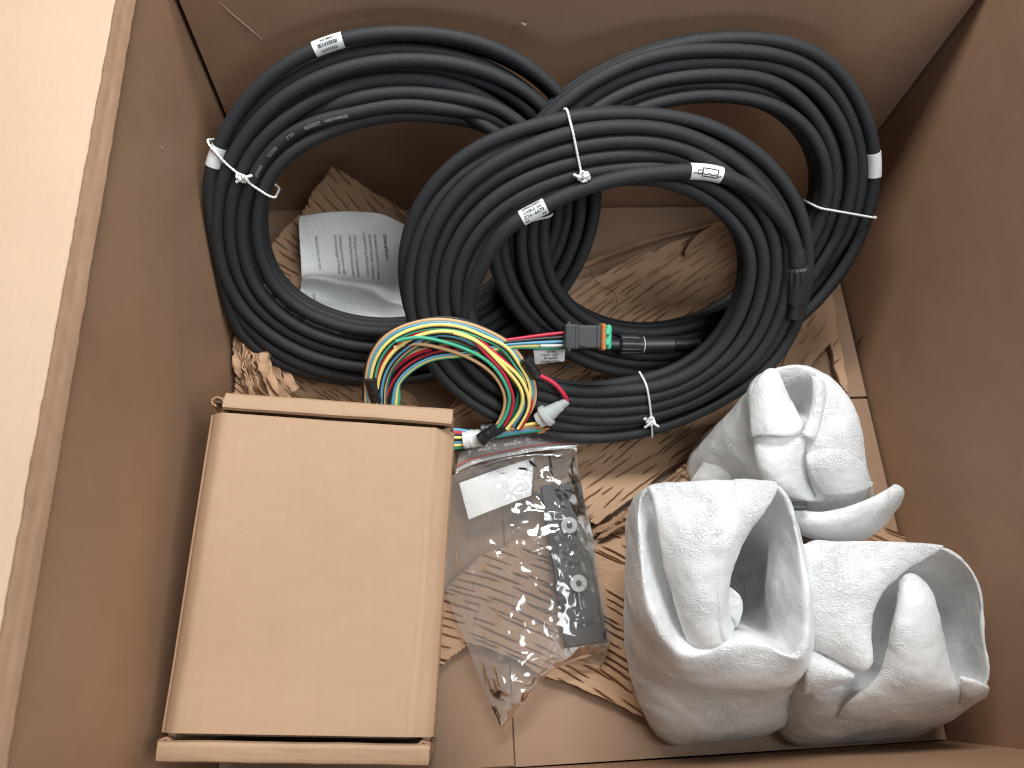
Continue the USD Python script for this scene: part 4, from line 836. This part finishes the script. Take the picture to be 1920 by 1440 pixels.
# right front parcel
f3 = thing('foam_parcel', 'white foam wrapped parcel at the front right with a pointed corner towards the right wall', 'foam parcel', at(1620, 1300, 0) * [1, 1, 0])
deep = [(1650 + 50 * math.cos(a), 1170 + 60 * math.sin(a), .045) for a in np.radians([225, 250, 285, 315, 340, 0, 25, 50, 90, 120, 150, 190])]
core = [(1650 + .4 * math.cos(a), 1170 + .4 * math.sin(a), .03) for a in np.radians([225, 250, 285, 315, 340, 0, 25, 50, 90, 120, 150, 190])]
inner = [(1550, 1060, .11), (1620, 1048, .115), (1690, 1050, .118), (1755, 1060, .115), (1795, 1095, .108), (1806, 1150, .100), (1806, 1210, .090), (1790, 1250, .08), (1720, 1262, .07), (1640, 1258, .07), (1570, 1240, .08), (1540, 1150, .10)]
crest = [(1512, 1024, .132), (1600, 1020, .138), (1690, 1021, .142), (1770, 1027, .142), (1823, 1070, .137), (1843, 1130, .130), (1846, 1200, .121), (1846, 1284, .108), (1740, 1290, .088), (1630, 1290, .088), (1540, 1278, .092), (1510, 1150, .118)]
mid1 = [(1508, 1045, .09), (1590, 1045, .09), (1670, 1045, .09), (1745, 1050, .09), (1800, 1095, .09), (1820, 1150, .085), (1826, 1215, .085), (1838, 1306, .085), (1740, 1322, .072), (1625, 1322, .074), (1530, 1312, .078), (1480, 1180, .08)]
mid2 = [(1480, 1080, .04), (1560, 1070, .04), (1640, 1070, .04), (1710, 1080, .04), (1760, 1120, .04), (1780, 1180, .04), (1790, 1250, .04), (1795, 1335, .045), (1720, 1362, .045), (1610, 1368, .045), (1510, 1362, .045), (1450, 1250, .04)]
base = [(1440, 1120, .004), (1520, 1090, .004), (1600, 1090, .004), (1670, 1100, .004), (1715, 1140, .004), (1735, 1200, .004), (1745, 1265, .004), (1745, 1355, .012), (1690, 1384, .012), (1590, 1394, .012), (1480, 1390, .012), (1440, 1300, .004)]
shell(f3, 'sleeve', [core, deep, inner, crest, mid1, mid2, base], 13)
patch(f3, 'folded_panel', [[(1505, 1021, .135), (1590, 1015, .142), (1680, 1016, .148), (1766, 1022, .146)], [(1508, 1080, .128), (1580, 1070, .139), (1650, 1066, .143), (1718, 1056, .141)], [(1510, 1150, .119), (1570, 1140, .131), (1620, 1125, .136), (1655, 1100, .134)],
 [(1514, 1198, .109), (1560, 1200, .119), (1605, 1195, .126), (1631, 1166, .127)], [(1520, 1214, .101), (1570, 1235, .107), (1610, 1256, .113), (1634, 1240, .116)]], 15, 70, 70, .003)
patch(f3, 'folded_lip', [[(1516, 1216, .102), (1560, 1243, .106), (1602, 1265, .107)], [(1512, 1252, .108), (1560, 1264, .110), (1600, 1270, .106)], [(1506, 1300, .090), (1545, 1290, .096), (1592, 1276, .098)]], 16, 40, 40, .002)
patch(f3, 'tongue', [[(1688, 1087, .132), (1699, 1078, .134), (1712, 1081, .134), (1728, 1092, .130)], [(1686, 1130, .132), (1700, 1124, .139), (1730, 1128, .139), (1754, 1140, .130)], [(1670, 1200, .122), (1690, 1198, .131), (1730, 1202, .131), (1772, 1215, .117)], [(1648, 1262, .109), (1690, 1266, .116), (1740, 1270, .116), (1797, 1282, .103)],
 [(1604, 1305, .094), (1680, 1312, .095), (1750, 1312, .094), (1832, 1303, .090)], [(1570, 1345, .066), (1670, 1350, .066), (1740, 1345, .066), (1800, 1332, .062)]], 17, 80, 60, .003)
patch(f3, 'corner_ear', [[(1800, 1268, .112), (1830, 1275, .113), (1854, 1288, .108)], [(1800, 1290, .104), (1830, 1296, .105), (1852, 1293, .103)], [(1796, 1320, .085), (1825, 1314, .088), (1848, 1300, .096)]], 18, 30, 30, .001)
# back parcel
f2 = thing('foam_parcel', 'white foam wrapped parcel standing behind the other two, crossed folds on top', 'foam parcel', at(1480, 880, 0) * [1, 1, 0])
base = [(1330, 812, .004), (1390, 775, .004), (1450, 770, .004), (1520, 780, .004), (1575, 835, .004), (1595, 900, .004), (1588, 955, .004), (1560, 1000, .004), (1490, 990, .004), (1410, 960, .004), (1330, 930, .004), (1288, 890, .004)]
m1 = [(1362, 780, .045), (1415, 742, .045), (1475, 735, .045), (1542, 750, .045), (1595, 805, .045), (1618, 880, .045), (1635, 945, .05), (1590, 1005, .05), (1510, 985, .05), (1425, 930, .045), (1368, 905, .045), (1318, 850, .045)]
m2 = [(1398, 742, .095), (1440, 708, .095), (1490, 700, .095), (1552, 714, .095), (1603, 768, .095), (1617, 840, .095), (1625, 905, .095), (1575, 940, .095), (1510, 935, .095), (1450, 905, .095), (1418, 862, .095), (1398, 800, .095)]
cr2 = [(1412, 720, .132), (1448, 693, .134), (1490, 685, .135), (1532, 696, .134), (1572, 742, .13), (1588, 810, .126), (1580, 870, .122), (1545, 905, .118), (1500, 895, .118), (1457, 865, .122), (1427, 820, .127), (1408, 765, .13)]
in2 = [(1452, 735, .120), (1468, 726, .122), (1490, 722, .122), (1515, 726, .121), (1528, 745, .118), (1530, 775, .112), (1528, 800, .108), (1515, 815, .106), (1500, 812, .106), (1485, 800, .108), (1468, 780, .112), (1456, 755, .116)]
core = [(1493 + (x - 1493) * .01, 768 + (y - 768) * .01, .100) for x, y, z in in2]
shell(f2, 'sleeve', [core, in2, cr2, m2, m1, base], 23, amp=.004)
patch(f2, 'left_fold', [[(1410, 768, .138), (1418, 716, .144), (1445, 691, .145), (1458, 722, .138)], [(1408, 800, .139), (1438, 770, .150), (1464, 752, .150), (1479, 754, .143)], [(1412, 818, .137), (1445, 816, .147), (1480, 817, .148), (1506, 797, .142)]], 25, 50, 50, .002)
patch(f2, 'lower_fold', [[(1414, 822, .131), (1450, 821, .139), (1490, 822, .140), (1504, 812, .137)], [(1420, 860, .129), (1450, 858, .137), (1490, 850, .137), (1502, 840, .132)], [(1434, 900, .119), (1466, 900, .128), (1500, 902, .122), (1512, 886, .118)], [(1478, 930, .109), (1504, 936, .112), (1532, 940, .107), (1552, 928, .103)]], 26, 50, 50, .002)
patch(f2, 'right_fold', [[(1508, 792, .139), (1536, 748, .148), (1528, 703, .146), (1562, 716, .138)], [(1507, 830, .134), (1546, 800, .147), (1580, 768, .145), (1604, 782, .133)], [(1513, 880, .124), (1552, 860, .138), (1590, 840, .138), (1618, 842, .126)], [(1532, 932, .111), (1572, 916, .123), (1602, 906, .123), (1628, 902, .112)]], 27, 60, 60, .002)
patch(f2, 'side_fold', [[(1512, 852, .137), (1550, 842, .1415), (1590, 850, .1395), (1620, 874, .127)], [(1518, 886, .130), (1555, 876, .1365), (1595, 881, .134), (1627, 896, .121)], [(1546, 929, .115), (1580, 926, .122), (1615, 920, .120), (1634, 905, .114)]], 31, 50, 50, .002)
patch(f2, 'hood_edge', [[(1520, 704, .147), (1535, 711, .149), (1548, 722, .144)], [(1525, 740, .149), (1538, 745, .152), (1550, 752, .147)], [(1516, 785, .148), (1528, 790, .150), (1540, 796, .146)], [(1503, 812, .145), (1512, 818, .147), (1522, 823, .144)]], 32, 40, 24, .001, th=.002)
patch(f2, 'pouch', [[(1476, 948, .098), (1540, 960, .108), (1612, 942, .114), (1676, 910, .106)], [(1480, 975, .090), (1545, 990, .102), (1622, 975, .104), (1694, 926, .099)], [(1504, 1000, .062), (1560, 1014, .067), (1622, 1006, .069), (1668, 962, .074)]], 28, 60, 60, .002)
patch(f2, 'shoulder', [[(1296, 902, .03), (1345, 830, .05), (1395, 765, .075), (1412, 790, .11)], [(1345, 905, .045), (1380, 850, .07), (1412, 810, .10), (1418, 830, .118)], [(1425, 908, .055), (1428, 880, .085), (1428, 855, .11), (1430, 860, .118)]], 29, 50, 50, .002)
b0, b1 = at(1470, 950, .112), at(1512, 949, .112); ex, ey, ez = frame_from(b1 - b0, [0, 0, 1])
bar = thing('black_bar', 'short black metal bar end peeking out of the rear foam parcel', 'bar', b0 * [1, 1, 0])
part(bar, 'body', xf(rbox(np.linalg.norm(b1 - b0), .0052, .005, .0012), (b0 + b1) / 2, ex, ey, ez), 'black_plastic'); part(bar, 'edge', xf(rbox(np.linalg.norm(b1 - b0) * .98, .0012, .0012, .0005), (b0 + b1) / 2 + ez * .0026 + ey * .001, ex, ey, ez), 'connector_black')

# ------------------------------------------------------------------ grip seal bag with its contents
def film(name, haze, rough, tint, fm=1.5, dcol=(0.62, 0.63, 0.63)):
    nodes = {'g': ('geometry', {}), 'n': ('noise_texture', {'scale': 260.0, 'detail': 3.0}), 'b': ('bump', {'strength': 0.12, 'distance': 0.0006}), 'fr': ('fresnel', {'IOR': 1.5}), 'ml': ('math', {'math_type': 'multiply_add', 'value2': fm, 'value3': 0.055}),
             'tr': ('transparent_bsdf', {'color': tint}), 'gl': ('glossy_bsdf', {'roughness': rough, 'color': (1, 1, 1)}), 'df': ('diffuse_bsdf', {'color': dcol}), 'm1': ('mix_closure', {'fac': haze}), 'm2': ('mix_closure', {})}
    material(name, nodes, [('g.position', 'n.vector'), ('n.fac', 'b.height'), ('b.normal', 'gl.normal'), ('b.normal', 'fr.normal'), ('fr.fac', 'ml.value1'), ('ml.value', 'm2.fac'), ('tr.BSDF', 'm1.closure1'), ('df.BSDF', 'm1.closure2'), ('m1.closure', 'm2.closure1'), ('gl.BSDF', 'm2.closure2')], 'm2.closure')
film('bag_film', 0.085, 0.10, (0.97, 0.97, 0.97), 1.3); film('bag_header', 0.55, 0.3, (0.9, 0.87, 0.85), 0.5, (0.30, 0.265, 0.24)); film('zip_film', 0.5, 0.15, (0.9, 0.9, 0.9), 2.0)
plain('print_white', (0.9, 0.9, 0.9), 0.5); plain('line_red', (0.45, 0.05, 0.04), 0.5); plain('bar_grey', (0.026, 0.028, 0.030), 0.5, 0.4, 0.1, 1500, 0.1); plain('slip_white', (0.72, 0.74, 0.74), 0.6, 0.3, 0.05, 300, 0.04); plain('washer', (0.52, 0.54, 0.54), 0.3, 0.6)
rowsF = [[(854, 888, .030), (940, 858, .034), (1010, 846, .034), (1081, 838, .030)], [(832, 940, .024), (920, 915, .036), (1010, 890, .039), (1092, 925, .030)], [(842, 1000, .022), (920, 985, .034), (1010, 965, .042), (1112, 1010, .034)], [(829, 1072, .020), (920, 1060, .032), (1010, 1050, .042), (1129, 1100, .034)],
 [(868, 1190, .0225), (930, 1170, .031), (1010, 1150, .039), (1146, 1190, .030)], [(898, 1265, .0215), (945, 1255, .029), (1000, 1235, .033), (1118, 1226, .026)], [(926, 1335, .019), (950, 1322, .025), (990, 1290, .0265), (1048, 1250, .0235)], [(941, 1368, .015), (946, 1366, .0155), (956, 1352, .017), (976, 1320, .0185)]]
bag = thing('grip_seal_bag', 'clear plastic grip seal bag with printed header lying between the mailer box and foam', 'bag', at(980, 1050, 0) * [1, 1, 0])
def crease(G, seed, a):
    N = np.cross(np.gradient(G, axis=0), np.gradient(G, axis=1)); N /= np.maximum(np.linalg.norm(N, axis=2, keepdims=True), 1e-12); N *= np.sign(N[..., 2:3].mean())
    k = 0
    for f, w, s in ((26, .0048, 0), (70, .0019, 3), (170, .0008, 6)):
        q = G * f + 1.2 * np.stack([meshkit.noise(G * f * .6, seed + s + i) for i in range(3)], -1)
        k = k + w * (0.5 - 2 * np.abs(meshkit.noise(q, seed + s) - 0.5))
    n, m = G.shape[:2]; u = np.linspace(0, 1, n)[:, None]; v = np.linspace(0, 1, m)[None]
    e = np.clip(np.minimum(np.minimum(u, 1 - u), np.minimum(v, 1 - v)) * 9, 0.12, 1) * (1 + 0.35 * u * (n > 60))
    return G + N * (0.9 * a * k * e)[..., None]
G = grid_up(np.array([[at(*p) for p in r] for r in rowsF]), 230, 150, 3, 3); GF = crease(G, 5, 1.0)
def sheet_mesh(G):
    n, m = G.shape[:2]; I = np.arange(n * m).reshape(n, m)
    a, b, c, d = I[:-1, :-1].ravel(), I[1:, :-1].ravel(), I[1:, 1:].ravel(), I[:-1, 1:].ravel()
    return G.reshape(-1, 3), np.vstack([np.stack([a, c, b], 1), np.stack([a, d, c], 1)])
part(bag, 'front_film', sheet_mesh(GF), 'bag_film', 50)
GB = G.copy(); zz = np.minimum(0.0185, GB[..., 2] - .001); GB = EYE + (GB - EYE) * ((zz - H) / (GB[..., 2] - H))[..., None]; 
part(bag, 'back_film', sheet_mesh(grid_up(GB[::12, ::10], 60, 40)), 'bag_film', 50)
hd = np.array([[at(*p) for p in r] for r in [[(862, 847, .034), (895, 829, .036), (932, 820, .037), (989, 812, .038), (1045, 808, .037), (1097, 811, .034)], [(859, 862, .0335), (895, 845, .036), (940, 836, .0365), (998, 825, .0375), (1050, 820, .0365), (1090, 822, .034)], [(854, 886, .031), (897, 866, .035), (948, 854, .0355), (1004, 844, .0365), (1050, 840, .036), (1081, 838, .0335)]]])
GH = grid_up(hd, 40, 120, 2, 3)
part(bag, 'header', solid(GH, .00015), 'bag_header', 50, 'printed header strip of the bag')
NH = np.cross(np.gradient(GH, axis=0), np.gradient(GH, axis=1)); NH /= np.linalg.norm(NH, axis=2, keepdims=True); NH *= np.sign(NH[..., 2:3].mean())
_hp = RegularGridInterpolator((np.linspace(0, 1, 40), np.linspace(0, 1, 120)), np.concatenate([GH, NH], -1), bounds_error=False, fill_value=None)
HW, HL = np.linalg.norm(GH[0, 60] - GH[-1, 60]), np.linalg.norm(np.diff(GH[20], axis=0), axis=1).sum()
def on_header(mesh, u, v, lift=.0003):
    vv, f, _ = meshkit.arrays(mesh, False)
    R = _hp(np.stack([v - vv[:, 1] / HW, u + vv[:, 0] / HL], 1)); return R[:, :3] + R[:, 3:] * (lift + vv[:, 2:3]), f
def strip_line(v, r, mat, nm, lift=.0003, lab=None):
    R = _hp(np.stack([np.full(80, v), np.linspace(0.01, .985, 80)], 1)); return part(bag, nm, tube(R[:, :3] + R[:, 3:] * lift, r, 8), mat, True, lab)
strip_line(0.03, .00045, 'line_red', 'red_line'); strip_line(.80, .00045, 'line_red', 'red_line'); strip_line(.93, .00105, 'zip_film', 'zip_ridge', .0006); strip_line(1.0, .0009, 'zip_film', 'zip_ridge', .0005)
pm = []
def recycle():
    t = [boxm(-.0011, .0011, -.00012, .00012)] ; o = []
    for k in range(3):
        a = k * 2 * math.pi / 3; M_ = np.eye(4); M_[:2, :2] = [[math.cos(a), -math.sin(a)], [math.sin(a), math.cos(a)]]; M_[:2, 3] = M_[:2, :2] @ [0, -.0007]
        b = boxm(-.0012, .0012, -.00016, .00016, .0001); b.apply_transform(M_); o.append(b)
    b = boxm(-.0007, .0007, -.0026, -.0022, .0001); o.append(b); o.append(text('4', .0008, .0001)); return cat_(*o)
def swoosh():
    t = np.linspace(0, 1, 12); x = .0028 * t; y = .0012 * t ** 2 - .0004 * np.sin(t * 3); w = .00028 * np.sin(np.pi * np.clip(t, .05, .95)) + .00004
    V = np.vstack([np.c_[x, y + w, t * 0 + .0001], np.c_[x, y - w, t * 0 + .0001]]); F = np.vstack([[[i, i + 12, i + 13], [i, i + 13, i + 1]] for i in range(11)]); return V, F
for u in (.055, .245, .455, .675, .895):
    if u > .1: 
        pm.append(on_header(text('Minigrip', .0021, .0001), u + .02, .56))
        v_, f_ = swoosh(); pm.append(on_header((v_ + [.0012, .0014 + .0009, 0], f_), u + .02, .50))
for u in (.10, .335, .555, .78): pm.append(on_header(recycle(), u + .02, .42))
for m_ in pm: part(bag, 'print', m_, 'print_white', False)
c_, s_ = _hp([[.34, .315]])[0][:3], _hp([[.34, .315]])[0][3:]
part(bag, 'punched_hole', xf(trimesh.creation.annulus(.0012, .0019, .0004, sections=24), c_ + s_ * .0003, *frame_from(GH[20, 61] - GH[20, 60], s_)), 'zip_film', 40); part(bag, 'hole_shadow', xf(trimesh.creation.cylinder(.0012, .0002, sections=20), c_ + s_ * .0003, *frame_from(GH[20, 61] - GH[20, 60], s_)), 'kraft_torn', 40)
# bottom corner of the bag on the right
part(bag, 'corner', sheet_mesh(crease(grid_up(np.array([[at(1100, 1205, .026), at(1125, 1200, .026), at(1146, 1196, .025)], [at(1070, 1232, .021), at(1105, 1228, .022), at(1138, 1222, .021)], [at(1050, 1248, .017), at(1098, 1246, .0165), at(1127, 1255, .016)]]), 30, 30, 2, 2), 9, .6)), 'bag_film', 50)
# contents
q = np.array([at(861, 906, .024), at(1001, 858, .026), at(996, 929, .025), at(879, 974, .022)])
ls = (q[0] * .5 + q[1] * .5)
LG = grid_up(np.array([[q[0], (q[0] + q[1]) / 2 + [0, 0, .002], q[1]], [(q[0] + q[3]) / 2, q.mean(0) + [0, 0, .0028], (q[1] + q[2]) / 2], [q[3], (q[3] + q[2]) / 2 + [0, 0, .0012], q[2]]]), 40, 40, 2, 2)
slip = thing('paper_slip', 'blank white paper slip inside the clear bag below its header', 'paper slip', q.mean(0) * [1, 1, 0])
part(slip, 'sheet', solid(LG + np.array([0, 0, 1.]) * (.0012 * (meshkit.fbm(LG * 120, 3, 4) - .5))[..., None], .0003), 'slip_white', 50)
p0, p1 = at(1050, 908, .0265), at(1098, 1210, .0265); ex, ey, ez = frame_from(p1 - p0, [0, 0, 1]); Lb = np.linalg.norm(p1 - p0); Wb = np.linalg.norm(at(1087, 905, .024) - at(1012, 909, .024))
brk = thing('plastic_bracket', 'dark grey plastic bracket bar with four round bosses inside the clear bag', 'bracket', (p0 + p1) / 2 * [1, 1, 0])
def BK(name, mesh, x, y, z, mat='bar_grey', par=None): return part(par or brk, name, xf(mesh, p0 + ex * (x * Lb) + ey * y + ez * z, ex, ey, ez), mat, 35)
hole = m3.Manifold.cylinder(.03, .0016, .0016, 24).translate((-.44 * Lb, Wb * .22, -.015))
body = m3.Manifold(m3.Mesh(*[np.asarray(a, t) for a, t in zip(meshkit.arrays(rbox(Lb, Wb, .007, .0014))[:2], (np.float32, np.uint32))])) - hole
BK('body', body, .5, 0, 0)
BK('plate', rbox(.10 * Lb, Wb * .55, .002, .0006) - m3.Manifold.cylinder(.03, .0018, .0018, 24).translate((-.0, 0, -.015)), .06, Wb * .22, .0042)
BK('wall', rbox(Lb * .86, .0022, .0035, .0006), .55, -Wb * .5 + .0016, .004); BK('wall', rbox(Lb * .86, .0022, .0035, .0006), .55, Wb * .5 - .0016, .004)
for k, x in enumerate((.28, .46, .64, .83)):
    d = BK('boss', trimesh.creation.annulus(.0030, .0068, .0042, sections=36), x, .001, .0045)
    BK('disc', trimesh.creation.cylinder(.0060 if k < 3 else .0048, .0014, sections=36), x, .001, .0064, 'washer' if k in (0, 2) else 'bar_grey', d)
    BK('nut', trimesh.creation.cylinder(.0022, .0022, sections=6), x, .001, .0074, 'bar_grey', d)
